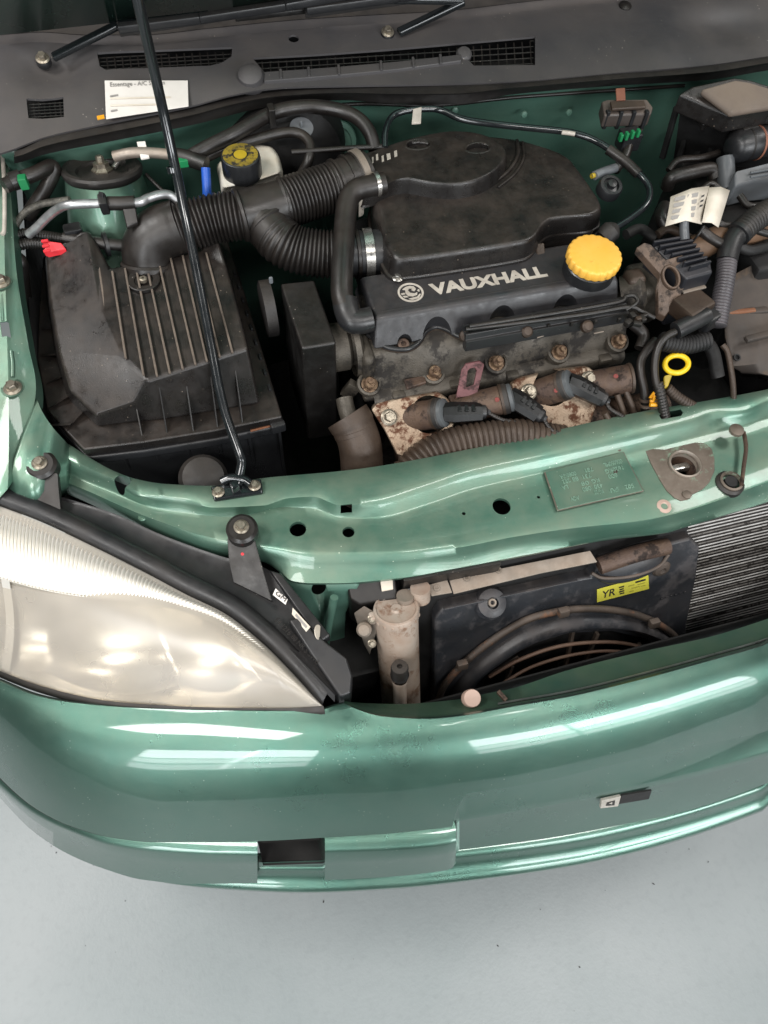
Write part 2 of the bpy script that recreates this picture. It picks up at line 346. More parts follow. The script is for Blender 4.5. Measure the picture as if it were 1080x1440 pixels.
def text_bm(txt, size, depth=0.0006, bold=0.0):
    c = bpy.data.curves.new('t', 'FONT'); c.body = txt; c.size = size; c.extrude = depth/2; c.offset = bold; c.resolution_u = 3
    o = bpy.data.objects.new('t', c); COL.objects.link(o); bpy.context.view_layer.update()
    me = bpy.data.meshes.new_from_object(o.evaluated_get(bpy.context.evaluated_depsgraph_get()))
    bm = bmesh.new(); bm.from_mesh(me); bpy.data.objects.remove(o); bpy.data.curves.remove(c); bpy.data.meshes.remove(me)
    return bm
def lettering(name, txt, a, b, up_pt, material, parent, depth=0.0006, bold=0.0, lift=0.0004, flip=False):
    """text whose baseline runs from a to b; up_pt shows the side and height of the capitals"""
    bm = text_bm(txt, 1.0, 0.001, bold)
    xs = [v.co.x for v in bm.verts]; ys = [v.co.y for v in bm.verts]; x0, x1, y0, y1 = min(xs), max(xs), min(ys), max(ys)
    a, b, u = V(a), V(b), V(up_pt); ex = b - a; ey = u - a; ey = ey - ex*(ey.dot(ex)/ex.length_squared); nz = ex.cross(ey).normalized()
    if nz.z < 0 and abs(nz.z) > 0.3: nz = -nz
    for v in bm.verts:
        zz = v.co.z
        v.co = a + ex*((v.co.x-x0)/(x1-x0)) + ey*((v.co.y-y0)/(y1-y0)) + nz*(lift + (depth if zz > 0 else 0))
    return finish(name, bm, material, parent, smooth=False)
def quad_print(name, pts, material, parent, lift=0.0004, th=0.0003, bevel=0.0):
    n = (pts[1]-pts[0]).cross(pts[2]-pts[0]).normalized()
    if n.dot(EYE - pts[0]) < 0: n = -n
    return prism(name, [p + n*(lift+th) for p in pts], n*(-th), material, parent, bevel=bevel)

car = bpy.data.objects.new('car', None); COL.objects.link(car); car.empty_display_size = 0.2
car['label'] = 'green car with its engine bay open, front bumper and one cloudy headlight in view'; car['category'] = 'car'

# ================================================================== floor
def floor():
    m = bpy.data.materials.new('grey_painted_concrete'); m.use_nodes = True; nt = m.node_tree; N = nt.nodes; L = nt.links; b = N['Principled BSDF']
    g = N.new('ShaderNodeNewGeometry').outputs['Position']
    def noise(s, d=5):
        n = N.new('ShaderNodeTexNoise'); n.inputs['Scale'].default_value = s; n.inputs['Detail'].default_value = d; L.new(g, n.inputs['Vector']); return n.outputs['Fac']
    r = N.new('ShaderNodeValToRGB'); L.new(noise(2.2, 7), r.inputs[0])
    r.color_ramp.elements[0].position = 0.3; r.color_ramp.elements[0].color = hexc('848c8d'); r.color_ramp.elements[1].position = 0.72; r.color_ramp.elements[1].color = hexc('959a9b')
    r2 = N.new('ShaderNodeValToRGB'); L.new(noise(60, 6), r2.inputs[0])
    r2.color_ramp.elements[0].position = 0.30; r2.color_ramp.elements[0].color = (0.95, 0.95, 0.95, 1); r2.color_ramp.elements[1].position = 0.5; r2.color_ramp.elements[1].color = (1, 1, 1, 1)
    mx = N.new('ShaderNodeMix'); mx.data_type = 'RGBA'; mx.blend_type = 'MULTIPLY'; mx.inputs[0].default_value = 1; L.new(r.outputs[0], mx.inputs[6]); L.new(r2.outputs[0], mx.inputs[7])
    v = N.new('ShaderNodeTexVoronoi'); v.inputs['Scale'].default_value = 22; L.new(g, v.inputs['Vector'])
    mr = N.new('ShaderNodeMapRange'); L.new(v.outputs['Distance'], mr.inputs[0]); mr.inputs[1].default_value = 0.018; mr.inputs[2].default_value = 0.03; mr.inputs[3].default_value = 0.5; mr.inputs[4].default_value = 0
    mx2 = N.new('ShaderNodeMix'); mx2.data_type = 'RGBA'; L.new(mr.outputs[0], mx2.inputs[0]); L.new(mx.outputs[2], mx2.inputs[6]); mx2.inputs[7].default_value = hexc('6b6a68')
    L.new(mx2.outputs[2], b.inputs['Base Color']); b.inputs['Roughness'].default_value = 0.42
    bp = N.new('ShaderNodeBump'); bp.inputs['Strength'].default_value = 0.12; bp.inputs['Distance'].default_value = 0.003; L.new(noise(150, 4), bp.inputs['Height']); L.new(bp.outputs[0], b.inputs['Normal'])
    M['floor'] = m
    bm = bmesh.new(); n = 8
    vs = [[bm.verts.new((-3.2 + 6.4*i/n, -1.9 + 5.2*j/n, 0)) for i in range(n+1)] for j in range(n+1)]
    for j in range(n):
        for i in range(n): bm.faces.new((vs[j][i], vs[j][i+1], vs[j+1][i+1], vs[j+1][i]))
    o = finish('floor', bm, 'floor', None, smooth=False, wn='keep'); o['kind'] = 'structure'; o['label'] = 'pale grey painted concrete workshop floor'; 
    # grit lying on the floor
    bm = bmesh.new()
    for px, py in [(79, 1199), (72, 1190), (131, 1217), (176, 1267), (969, 1194), (996, 1212), (919, 1243), (851, 1252), (760, 1279), (455, 1268), (700, 1330), (120, 1330), (815, 1360)]:
        p = Q(px, py, 0.001); r = random.uniform(.0006, .0016); a = random.random()*6
        bmesh.ops.create_icosphere(bm, subdivisions=1, radius=r, matrix=Matrix.Translation(p) @ Matrix.Rotation(a, 4, 'Z') @ Matrix.Diagonal((random.uniform(1, 2.6), 1, 0.5, 1)))
    g_ = finish('floor_grit', bm, 'ink', None); g_['kind'] = 'stuff'; g_['label'] = 'dark grains of grit scattered on the pale floor'
floor()

# ================================================================== bumper
COLS = sorted(set(list(range(-80, 1400, 12)) + [356, 358, 362, 450, 454, 456, 460, 636, 640, 643, 646, 649, 652, 656, 660]))
b_top = crv([(-80, 925), (0, 958), (50, 978), (100, 988), (200, 996), (300, 999), (400, 1000), (455, 997), (485, 990), (500, 997), (540, 1008), (600, 1011), (640, 1008), (720, 994), (800, 980), (900, 956), (1000, 929), (1080, 906), (1200, 860), (1400, 760)])
z_top = crv([(-80, .62), (0, .625), (200, .635), (480, .655), (900, .655), (1400, .64)])
b_low = crv([(-80, 985), (-40, 1045), (0, 1094), (50, 1137), (100, 1162), (160, 1178), (220, 1184), (300, 1184), (360, 1183), (455, 1178), (550, 1172), (640, 1162), (720, 1150), (800, 1134), (900, 1110), (1000, 1078), (1080, 1050), (1250, 985), (1400, 915)])
z_low = crv([(-80, .44), (0, .455), (200, .475), (400, .49), (600, .50), (900, .50), (1400, .48)])
p_t = crv([(646, 1119), (655, 1117), (762, 1099), (860, 1076), (966, 1052), (1080, 1028), (1250, 970), (1400, 900)])
pz = crv([(0, 0), (.03, .012), (.09, .030), (.2, .075), (.34, .16), (.48, .285), (.6, .415), (.71, .55), (.81, .69), (.89, .815), (.95, .915), (1, 1)])
fcut = crv([(-80, 1), (636, 1), (640, .995), (644, .97), (648, .80)])
def fmax(c):
    if c <= 636: return 1.0
    t = (p_t(max(c, 646)) - b_top(c))/(b_low(c) - b_top(c))
    if c >= 660: return t
    k = (c-636)/24.0; return 1.0 + (t-1.0)*min(1, k*1.25)**.6
b_sm = crv([(-80, 925), (0, 958), (50, 978), (100, 988), (200, 996), (300, 1000), (400, 1004), (500, 1008), (600, 1009), (640, 1006), (720, 994), (800, 980), (900, 956), (1000, 929), (1080, 906), (1200, 860), (1400, 760)])
def skin(c, f):
    w = max(0.0, 1 - f/.34)**2; tp = b_top(c)*w + b_sm(c)*(1-w)
    return Q(c, tp + (b_low(c)-tp)*f, z_top(c) + (z_low(c)-z_top(c))*pz(f))
rows = [[skin(c, f*fmax(c)) for c in COLS] for f in [0, .03, .07, .12, .18, .25, .32, .40, .48, .56, .64, .72, .80, .87, .93, .97, 1]]
def symmetric(rows_, cols, cmax=1080, cm=560):
    """beyond the photo's right edge the bumper goes on as the mirror image of its left side"""
    out = []
    keep = [i for i, c in enumerate(cols) if c <= cmax]; mir = [i for i, c in enumerate(cols) if c <= cm][::-1]
    for r in rows_:
        a_ = [r[i] for i in keep]; m_ = [V((-r[i].x, r[i].y, r[i].z)) for i in mir]
        i1 = min(range(len(cols)), key=lambda k: abs(r[k].x + a_[-1].x)); off = V((0, a_[-1].y - r[i1].y, a_[-1].z - r[i1].z))
        m_ = [p + off*max(0.0, 1 - (p.x - a_[-1].x)/.12) for p in m_ if True]
        out.append(a_ + m_)
    return out
rows_all = symmetric(rows, COLS); rows_left = rows; rows = rows_all
lip = [[p + V((0, .003, -.003)) for p in rows[0]], [p + V((0, .006, -.012)) for p in rows[0]]]
edge = [[p + V((0, .010, -.003)) for p in rows[-1]], [p + V((0, .022, -.004)) for p in rows[-1]]]
bumper = grid('bumper', list(reversed(lip)) + rows + edge, 'paint', car, sharp=60, flip=True)
# lower valance, wraps under the main skin
CL = [c for c in COLS if -80 <= c <= 362]
v_ridge = crv([(-80, 1000), (-40, 1062), (0, 1106), (50, 1146), (100, 1170), (160, 1190), (220, 1199), (300, 1204), (362, 1205)])
v_bot = crv([(-80, 1010), (-40, 1075), (0, 1122), (50, 1172), (100, 1203), (150, 1223), (200, 1237), (270, 1243), (362, 1242)])
def vrow(f, zf, cols, dy=0.0): return [Q(c, f(c), zf(c) if callable(zf) else zf) + V((0, dy, 0)) for c in cols]
zl = lambda d: (lambda c: z_low(c) + d)
rowsv = [vrow(b_low, zl(-.006), CL, .016), vrow(b_low, zl(-.008), CL, .002), vrow(lambda c: b_low(c)*.35 + v_ridge(c)*.65, zl(-.012), CL), vrow(v_ridge, zl(-.019), CL), vrow(lambda c: v_ridge(c)*.7+v_bot(c)*.3, zl(-.058), CL), vrow(v_bot, zl(-.12), CL), [p + V((0, .03, -.02)) for p in vrow(v_bot, zl(-.125), CL)]]
tube('bumper_seam', [Q(c, b_low(c)+.8, z_low(c)-.004) + V((0, .002, 0)) for c in CL if c < 350], .0016, 'black', bumper, sides=6, smoothpath=False)
grid('lower_valance', rowsv, 'paint', bumper, sharp=60, flip=True)
# spoiler lip along the bottom
CB = [c for c in COLS if c >= 60]
s_a = crv([(60, 1155), (150, 1200), (250, 1222), (360, 1219), (455, 1219), (640, 1196), (762, 1181), (884, 1158), (966, 1140), (1080, 1101), (1200, 1050), (1400, 940)])
s_r = crv([(60, 1168), (150, 1212), (250, 1229), (360, 1226), (455, 1226), (640, 1209), (803, 1188), (925, 1161), (1080, 1112), (1200, 1062), (1400, 952)])
s_g = crv([(60, 1172), (150, 1216), (250, 1233), (360, 1232), (455, 1234), (640, 1217), (803, 1195), (925, 1168), (1080, 1119), (1200, 1069), (1400, 960)])
s_b = crv([(60, 1176), (130, 1209), (200, 1236), (300, 1250), (430, 1256), (560, 1250), (640, 1242), (803, 1219), (925, 1191), (1080, 1138), (1200, 1085), (1400, 972)])
rowss = [vrow(s_a, .385, CB, .02), vrow(s_a, .385, CB), vrow(lambda c: s_a(c)*.45+s_r(c)*.55, .382, CB), vrow(s_r, .374, CB), vrow(s_g, .356, CB), vrow(lambda c: s_g(c)*.5+s_b(c)*.5, .350, CB), vrow(lambda c: s_g(c)*.12+s_b(c)*.88, .346, CB), vrow(s_b, .334, CB), [p + V((0, .012, -.012)) for p in vrow(s_b, .328, CB)], [p + V((0, .06, -.02)) for p in vrow(s_b, .328, CB)]]
grid('spoiler_lip', symmetric(rowss, CB), 'paint', bumper, sharp=70, flip=True)
# protruding moulding block between tow-eye opening and number plate recess
bt = lambda c, d=0: b_low(min(c, 638)) + d
CM = [457, 470, 500, 540, 580, 610, 628, 636, 641]
m_top = crv([(455, 1180), (550, 1173), (641, 1163)]); m_bend = crv([(455, 1200), (550, 1197), (630, 1189), (641, 1186)]); m_bot = crv([(455, 1238), (550, 1233), (620, 1225), (634, 1222), (641, 1214)])
rm = [[Q(c, m_top(c)-1, .490) + V((0, .03, 0)) for c in CM], [Q(c, m_top(c), .487) for c in CM], [Q(c, m_top(c)*.3+m_bend(c)*.7, .483) for c in CM], [Q(c, m_bend(c), .477) for c in CM], [Q(c, m_bend(c)*.6+m_bot(c)*.4, .435) for c in CM], [Q(c, m_bot(c), .385) for c in CM], [Q(c, m_bot(c), .38) + V((0, .05, 0)) for c in CM]]
blk = grid('moulding_block', rm, 'paint', bumper, sharp=60, flip=True)
grid('moulding_end', [[r[-1] for r in rm], [r[-1] + V((.006, .012, -.004)) for r in rm], [r[-1] + V((.006, .06, -.004)) for r in rm]], 'paint', bumper, sharp=60)
grid('moulding_edge', [[r[0] for r in rm], [r[0] + V((-.001, .05, 0)) for r in rm]], 'paint', bumper)
grid('valance_end', [[r[-1] for r in rowsv], [r[-1] + V((.004, .05, 0)) for r in rowsv]], 'black', bumper)
# tow-eye opening: dark pocket with shelf
c0 = [Q(363, 1186, .47), Q(455, 1181, .47), Q(461, 1214, .41), Q(370, 1217, .41)]
pk = [p + V((0, .055, -.01)) for p in c0]
finish('tow_eye_pocket', rings_bm([c0, [p + V((0, .06, -.012)) for p in c0]], False, True), 'black', bumper, smooth=False)
ps = [[Q(c, 1213 + (455-c)*.03, .412) + V((0, .003, 0)) for c in (364, 400, 430, 462)], [Q(c, 1215 + (455-c)*.03, .405) for c in (364, 400, 430, 462)], [Q(c, s_a(c), .386) for c in (364, 400, 430, 462)]]
grid('tow_eye_shelf', ps, 'paint', bumper, sharp=40, flip=True)
bar('tow_eye_strut', Q(378, 1195, .46) + V((0, .03, 0)), Q(452, 1192, .46) + V((0, .03, 0)), .006, .012, 'plastic', bumper)
# number plate recess
CP = [c for c in COLS if 646 <= c <= 1170]
p_m = crv([(646, 1152), (803, 1125), (925, 1102), (1080, 1060), (1250, 1006), (1400, 926)])
p_b = crv([(646, 1195), (762, 1180), (884, 1158), (966, 1140), (1080, 1101), (1200, 1052), (1400, 942)])
zr_t = lambda c: skin(c, fmax(c)).z
rp = [[skin(c, fmax(c)) + V((0, .022, .006)) for c in CP], [skin(c, fmax(c)) + V((0, .015, -.010)) for c in CP], [skin(c, fmax(c)) + V((0, .012, -.018)) for c in CP], [Q(c, p_m(c)-5, .484) for c in CP], [Q(c, p_m(c)+1, .478) for c in CP], [Q(c, p_m(c)+3.5, .468) for c in CP], [Q(c, p_b(c), .388) for c in CP], [Q(c, p_b(c), .384) + V((0, .02, -.01)) for c in CP]]
plate = grid('plate_recess', rp, 'paint', bumper, sharp=50, flip=True)
grid('recess_side', [[r[0] for r in rp], [r[0] + V((-.010, -.006, .002)) for r in rp]], 'paint', bumper)
# slot and clip in the recess
def RPt(px, py): 
    t = max(0.0, (py - p_m(px) - 3.5) / (p_b(px) - p_m(px) - 3.5)); return Q(px, py, .470 + (.388-.470)*t)
sl = [RPt(872, 1114), RPt(914, 1107), RPt(910, 1119), RPt(868, 1126)]
quad_print('plate_slot', sl, 'black', plate, lift=.003, th=.003)
cp = [RPt(843, 1120), RPt(870, 1114), RPt(866, 1128), RPt(841, 1131)]
quad_print('plate_clip', cp, 'clip_grey', plate, lift=.003, th=.005, bevel=.0008)
quad_print('clip_mark', [cp[0].lerp(cp[2], .3), cp[1].lerp(cp[3], .3), cp[2].lerp(cp[0], .25), cp[3].lerp(cp[1], .25)], 'ink', plate, lift=.0083, th=.0004)
quad_print('clip_mark', [cp[0].lerp(cp[2], .4), cp[1].lerp(cp[3], .45), cp[2].lerp(cp[0], .42)], 'clip_grey', plate, lift=.0088, th=.0004)
# ledge behind the grille opening
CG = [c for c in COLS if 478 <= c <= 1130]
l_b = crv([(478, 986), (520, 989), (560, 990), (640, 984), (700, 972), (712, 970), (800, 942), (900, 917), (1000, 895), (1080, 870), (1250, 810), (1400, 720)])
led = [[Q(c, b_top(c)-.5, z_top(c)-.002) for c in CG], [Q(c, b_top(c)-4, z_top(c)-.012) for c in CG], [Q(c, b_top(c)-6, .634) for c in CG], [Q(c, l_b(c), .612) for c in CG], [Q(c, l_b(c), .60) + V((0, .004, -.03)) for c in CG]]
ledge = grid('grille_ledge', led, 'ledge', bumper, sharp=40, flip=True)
CK = [c for c in CG if c >= 700]
grid('ledge_trim', [[Q(c, b_top(c)-9.5, .637) for c in CK], [Q(c, b_top(c)-8, .641) for c in CK], [Q(c, b_top(c)-6.5, .638) for c in CK]], 'alu', bumper)
grid('ledge_gap', [[Q(c, b_top(c)-6.4, .636) for c in CK], [Q(c, b_top(c)-3.6, .638) for c in CK]], 'black', bumper)
lathe('rubber_plug', [(.0125, -.01), (.0125, .004), (.0115, .006), (0.0001, .007)], Q(663, 982, .634), (0, -.25, 1), 'plug_pink', bumper)
bar('ledge_step', Q(700, 972, .634), Q(712, 985, .634), .006, .006, 'rust', bumper)
# outer wing, left of the bay, and dark liner under the bumper
# (wing top edge follows the rail; only its inner flange shows)
grid('undertray', [[V((x, y, .27)) for x in (-.86, -.3, .2, .82)] for y in (.16, .5, .9, 1.35)], 'black', car, solid=.004)

# ================================================================== headlight
HC = [i/60.0 for i in range(61)]
h_up = cr([Q(-60, 690, .775), Q(0, 712, .758), Q(60, 735, .746), Q(130, 768, .732), Q(200, 803, .718), Q(260, 835, .706), Q(320, 865, .697), Q(370, 905, .686), Q(410, 945, .674), Q(440, 978, .663), Q(454, 993, .657)], 8)
h_lo = cr([Q(-60, 915, .60), Q(0, 944, .612), Q(60, 966, .620), Q(140, 985, .628), Q(230, 993, .634), Q(300, 996, .640), Q(360, 997, .645), Q(400, 997, .649), Q(430, 996, .653), Q(446, 995, .655), Q(455, 994, .657)], 8)
h_md = cr([Q(-60, 792, .742), Q(0, 812, .735), Q(60, 828, .729), Q(120, 838, .723), Q(190, 846, .715), Q(240, 854, .709), Q(300, 874, .699), Q(345, 905, .688), Q(382, 940, .676), Q(412, 972, .666), Q(440, 993, .659)], 8)
n = len(h_up)
def at_(path, t):
    f = t*(len(path)-1); i = min(int(f), len(path)-2); return path[i].lerp(path[i+1], f-i)
def lensrow(f, a, b, off):                          # between two edge curves, bulging outward
    return [a[i].lerp(b[i], f) + V((-.03, -.10, 1)).normalized()*(off*min(1, (n-1-i)/22.0)) for i in range(n)]
lens_rows = [lensrow(f, h_up, h_lo, .026*math.sin(math.pi*min(1, f*1.0))**.8) for f in [k/14 for k in range(15)]]
ml = bpy.data.materials.new('hazy_clear_lens'); ml.use_nodes = True; nt = ml.node_tree; N = nt.nodes; L = nt.links; N.clear()
out = N.new('ShaderNodeOutputMaterial'); tr = N.new('ShaderNodeBsdfTransparent'); gl = N.new('ShaderNodeBsdfGlossy'); df = N.new('ShaderNodeBsdfDiffuse'); fr = N.new('ShaderNodeFresnel')
fr.inputs[0].default_value = 1.5; gl.inputs['Roughness'].default_value = 0.28; df.inputs[0].default_value = hexc('ebe3d8'); tr.inputs[0].default_value = (0.97, 0.95, 0.90, 1)
ns = N.new('ShaderNodeTexNoise'); ns.inputs['Scale'].default_value = 9; g2 = N.new('ShaderNodeNewGeometry'); L.new(g2.outputs['Position'], ns.inputs['Vector'])
mr = N.new('ShaderNodeMapRange'); L.new(ns.outputs['Fac'], mr.inputs[0]); mr.inputs[1].default_value = .3; mr.inputs[2].default_value = .7; mr.inputs[3].default_value = .20; mr.inputs[4].default_value = .34
m1 = N.new('ShaderNodeMixShader'); m2 = N.new('ShaderNodeMixShader'); L.new(mr.outputs[0], m1.inputs[0]); L.new(tr.outputs[0], m1.inputs[1]); L.new(df.outputs[0], m1.inputs[2])
L.new(fr.outputs[0], m2.inputs[0]); L.new(m1.outputs[0], m2.inputs[1]); L.new(gl.outputs[0], m2.inputs[2]); L.new(m2.outputs[0], out.inputs[0]); M['lens'] = ml
M['reflector'] = mat('silvered_reflector', hexc('cfc9be'), 0.30, 0.7, var=hexc('b5aea2'), vscale=6, rvar=0.1)
M['reflector_band'] = mat('ribbed_white_reflector', hexc('e2ddd4'), 0.34, 0.4, rvar=0.04)
# housing is the parent part: black tub edge round the lens
hs_up = [p + V((.012, .016, .010)) for p in h_up]
headlight = grid('headlight_housing', [[p + V((0, .002, -.004)) for p in h_up], [p + V((.003, .006, .006)) for p in h_up], [p + V((.010, .014, .009)) for p in h_up], [p + V((.017, .022, .004)) for p in h_up], [p + V((.022, .034, -.05)) for p in h_up]], 'plastic_clean', car, sharp=60, flip=False)
headlight['label'] = 'black moulded headlight housing around the cloudy lens'
grid('lens', lens_rows, 'lens', headlight, sharp=0, flip=True)
grid('lens_gasket', [[p + V((0, 0, .004)) for p in h_lo], [p + V((0, -.004, .002)) for p in h_lo], [p + V((0, -.009, -.003)) for p in h_lo], [p + V((0, -.007, -.016)) for p in h_lo]], 'rubber', headlight, sharp=0)
# fluted indicator band under the lens top
def at(path, t):
    f = t*(len(path)-1); i = min(int(f), len(path)-2); return path[i].lerp(path[i+1], f-i)
fl = 300; fup = resample(h_up, 0.002); fmd = resample(h_md, 0.002)
def at(path, t):
    f = t*(len(path)-1); i = min(int(f), len(path)-2); return path[i].lerp(path[i+1], f-i)
NB = 480; lam = .0024; brow = []
for k in range(7):
    f = k/6; r = []
    for i in range(NB+1):
        t = i/NB; p = at(h_up, t).lerp(at(h_md, t), f); fade = min(1, (1-t)*6)
        r.append(p + V((0, -.1, 1)).normalized()*(-.006 + .016*math.sin(math.pi*f)*fade + lam*math.cos(2*math.pi*i/4.0)*(0.35+0.65*math.sin(math.pi*min(1, f*1.1)))))
    brow.append(r)
grid('fluted_band', brow, 'reflector_band', headlight, sharp=0)
# inner bowl reflector
bowl = []
for k in range(17):
    f = k/16
    bowl.append([h_md[i].lerp(h_lo[i], f) + V((-.1, .42, -.9)).normalized()*(.004 + (.055 - .013*abs(math.sin(math.pi*(i/(n-1))*4.2 + .5)))*math.sin(math.pi*f)**.7*min(1, (n-1-i)/30.0)) for i in range(n)])
grid('reflector_bowl', bowl, 'reflector', headlight, sharp=0)
# step in the bowl and bulb shade
st = [(60, 948), (150, 958), (250, 962), (340, 957), (400, 950)]
tube('bowl_step', [Q(a, b, .595) for a, b in st], .0022, 'reflector', headlight, sides=8)
sh_a = cr([Q(-60, 905, .592), Q(0, 927, .597), Q(60, 943, .600), (Q(140, 957, .604)), Q(230, 962, .609), Q(310, 959, .616), Q(370, 958, .627), Q(410, 968, .640), Q(438, 988, .652)], 8)
sh_b = [at_(h_lo, k/(len(sh_a)-1)) + V((0, .004, -.006)) for k in range(len(sh_a))]
grid('bowl_shelf', [[p + V((0, .004, -.012)) for p in sh_a], sh_a, [a_.lerp(b_, .12) + V((0, 0, .003)) for a_, b_ in zip(sh_a, sh_b)], [a_.lerp(b_, .6) + V((0, 0, .002)) for a_, b_ in zip(sh_a, sh_b)], sh_b], 'reflector', headlight, sharp=30)
grid('bowl_divider', [[at_(h_md, .10 + .02*k/6).lerp(at_(h_lo, .10 + .02*k/6), q/10) + V((-.1, .42, -.9)).normalized()*(.004 + .030*math.sin(math.pi*q/10)) for q in range(11)] for k in range(7)], 'reflector_band', headlight, sharp=0)
lathe('bulb_shade', [(.001, .03), (.016, .028), (.022, .0), (.022, -.03)], Q(-10, 880, .60), (-.1, -.6, .7), 'reflector', headlight)
# upper rim ledge of housing towards slam panel
led_a = cr([Q(18, 708, .757), Q(90, 737, .744), Q(160, 768, .730), Q(230, 803, .716), Q(300, 838, .705), Q(345, 862, .696), Q(390, 902, .686), Q(430, 942, .677), Q(470, 983, .665)], 8)
led_b = cr([Q(30, 683, .752), Q(90, 700, .742), Q(160, 722, .728), Q(230, 753, .714), Q(310, 782, .703), Q(375, 800, .698), Q(420, 845, .688), Q(455, 895, .679), Q(492, 950, .667)], 8)
nl = len(led_a)
grid('housing_shelf', [[a + V((0, -.003, -.004)) for a in led_a], [a + V((.002, .004, .003)) for a in led_a], [a.lerp(b, .25) + V((0, 0, -.004)) for a, b in zip(led_a, led_b)], [a.lerp(b, .6) + V((0, 0, -.006)) for a, b in zip(led_a, led_b)], [a.lerp(b, .92) + V((0, 0, -.004)) for a, b in zip(led_a, led_b)], led_b, [b + V((.002, .004, -.03)) for b in led_b]], 'plastic_clean', headlight, sharp=45)
# mounting ears
def ear(name, pts, boltp, z, top):
    o = prism(name, pts, .012, 'plastic', headlight, bevel=.0022, ang=60, seg=2)
    lathe('ear_boss', [(mm(21, 1.08), -.012), (mm(21, 1.08), .004), (mm(17, 1.08), .008), (mm(9, 1.08), .008)], boltp + V((0, 0, .004)), (0, -.15, 1), 'plastic', headlight)
    bolt(boltp + V((0, 0, .0125)), headlight, (0.05, -.15, 1), .95, 'bolt')
ear('housing_ear', QL([(40, 664, .772), (81, 664, .772), (82, 690, .764), (86, 722, .746), (41, 712, .750), (40, 688, .764)]), Q(60, 658, .768), .768, 0)
ear('housing_ear', QL([(319, 756, .738), (358, 756, .738), (367, 790, .722), (383, 845, .694), (328, 818, .700), (322, 790, .722)]), Q(341, 747, .742), .74, 0)
prism('housing_tail', QL([(405, 872, .700), (418, 866, .700), (462, 905, .690), (488, 925, .684), (496, 950, .674), (494, 975, .666), (478, 980, .668), (440, 925, .684)]), .05, 'plastic_clean', headlight, bevel=.004)
prism('housing_web', QL([(377, 800, .699), (395, 806, .699), (465, 893, .690), (450, 903, .690)]), .02, 'plastic_clean', headlight, bevel=.003)
lathe('red_paint_dot', [(.0022, 0), (.0018, .0004), (.0001, .0006)], Q(341, 779, .7265), (0, -.4, 1), 'red', headlight)
lb = QL([(388, 828, .701), (405, 843, .698), (402, 851, .696), (384, 837, .699)])
quad_print('sticker', lb, 'paper', headlight, lift=.003)
lettering('sticker_lettering', 'GM', lb[3].lerp(lb[0], .2).lerp(lb[2], .12) + V((0, 0, .0036)), lb[2].lerp(lb[1], .2).lerp(lb[3], .12) + V((0, 0, .0036)), lb[0].lerp(lb[3], .15) + V((0, 0, .0036)), 'ink', headlight)
lb = QL([(412, 855, .699), (437, 882, .694), (431, 889, .692), (411, 864, .697)])
quad_print('sticker', lb, 'paper_old', headlight, lift=.003)
quad_print('sticker_print', [lb[0].lerp(lb[1], .3).lerp(lb[3], .3), lb[0].lerp(lb[1], .85).lerp(lb[2], .3), lb[3].lerp(lb[2], .85).lerp(lb[1], .3), lb[3].lerp(lb[2], .3).lerp(lb[0], .3)], 'ink_grey', headlight, lift=.0035)
lathe('sticker_disc', [(.010, 0), (.010, .001), (.0001, .0012)], Q(447, 889, .694), (.9, -.3, .45), 'paper_old', headlight)
lettering('moulded_text', 'E4 1216 80 NR 5 SWB', Q(386, 873, .6935), Q(445, 935, .681), Q(391, 868, .6935), 'plastic', headlight, depth=.0008, lift=.0005)

# ================================================================== slam panel (upper crossmember)
SC = list(range(96, 1290, 6))
r_a = crv([(96, 626), (130, 648), (160, 664), (190, 675), (230, 682), (295, 685), (370, 674), (480, 664), (540, 656), (700, 625), (900, 581), (1000, 564), (1080, 549), (1200, 520), (1420, 460)])
r_b = crv([(96, 648), (130, 664), (160, 676), (200, 697), (260, 703), (300, 713), (370, 710), (405, 700), (440, 698), (482, 711), (530, 704), (600, 683), (660, 664), (760, 643), (900, 611), (975, 592), (1000, 583), (1040, 582), (1080, 566), (1200, 537), (1420, 477)])
r_c = crv([(96, 666), (130, 680), (160, 692), (210, 712), (260, 722), (330, 727), (400, 713), (440, 716), (482, 729), (530, 731), (600, 713), (660, 692), (760, 668), (900, 637), (970, 619), (1000, 612), (1080, 590), (1200, 560), (1420, 500)])
r_d = crv([(96, 680), (130, 694), (160, 708), (220, 733), (300, 760), (380, 772), (450, 781), (540, 780), (640, 770), (720, 755), (800, 743), (900, 732), (960, 719), (1080, 677), (1200, 635), (1420, 550)])
r_d2 = crv([(96, 686), (130, 701), (160, 715), (220, 742), (300, 769), (380, 781), (450, 792), (540, 791), (640, 780), (720, 764), (800, 752), (900, 741), (960, 727), (1080, 687), (1200, 645), (1420, 560)])
r_e = crv([(96, 692), (130, 707), (170, 726), (230, 754), (300, 778), (370, 787), (392, 800), (412, 816), (440, 819), (470, 819), (560, 812), (640, 798), (760, 775), (850, 757), (940, 746), (960, 740), (1080, 704), (1200, 662), (1420, 575)])
Zs = crv([(96, .012), (300, .0), (1420, .0)])
def SR(f, z): return [Q(c, f(c), z + Zs(c)) for c in SC]
mixf = lambda f, g, t: (lambda c: f(c)*(1-t) + g(c)*t)
rows = [[p + V((0, .002, -.03)) for p in SR(r_a, .742)], SR(r_a, .742), SR(mixf(r_a, r_b, .2), .7445), SR(mixf(r_a, r_b, .8), .7445), SR(r_b, .742), SR(mixf(r_b, r_c, .25), .7365), SR(mixf(r_b, r_c, .8), .7245), SR(r_c, .722), SR(mixf(r_c, r_d, .2), .721), SR(mixf(r_c, r_d, .6), .721), SR(mixf(r_c, r_d, .9), .721), SR(r_d, .7185), SR(r_d2, .707), SR(mixf(r_d2, r_e, .5), .697), SR(r_e, .690), [p + V((0, .001, -.006)) for p in SR(r_e, .690)]]
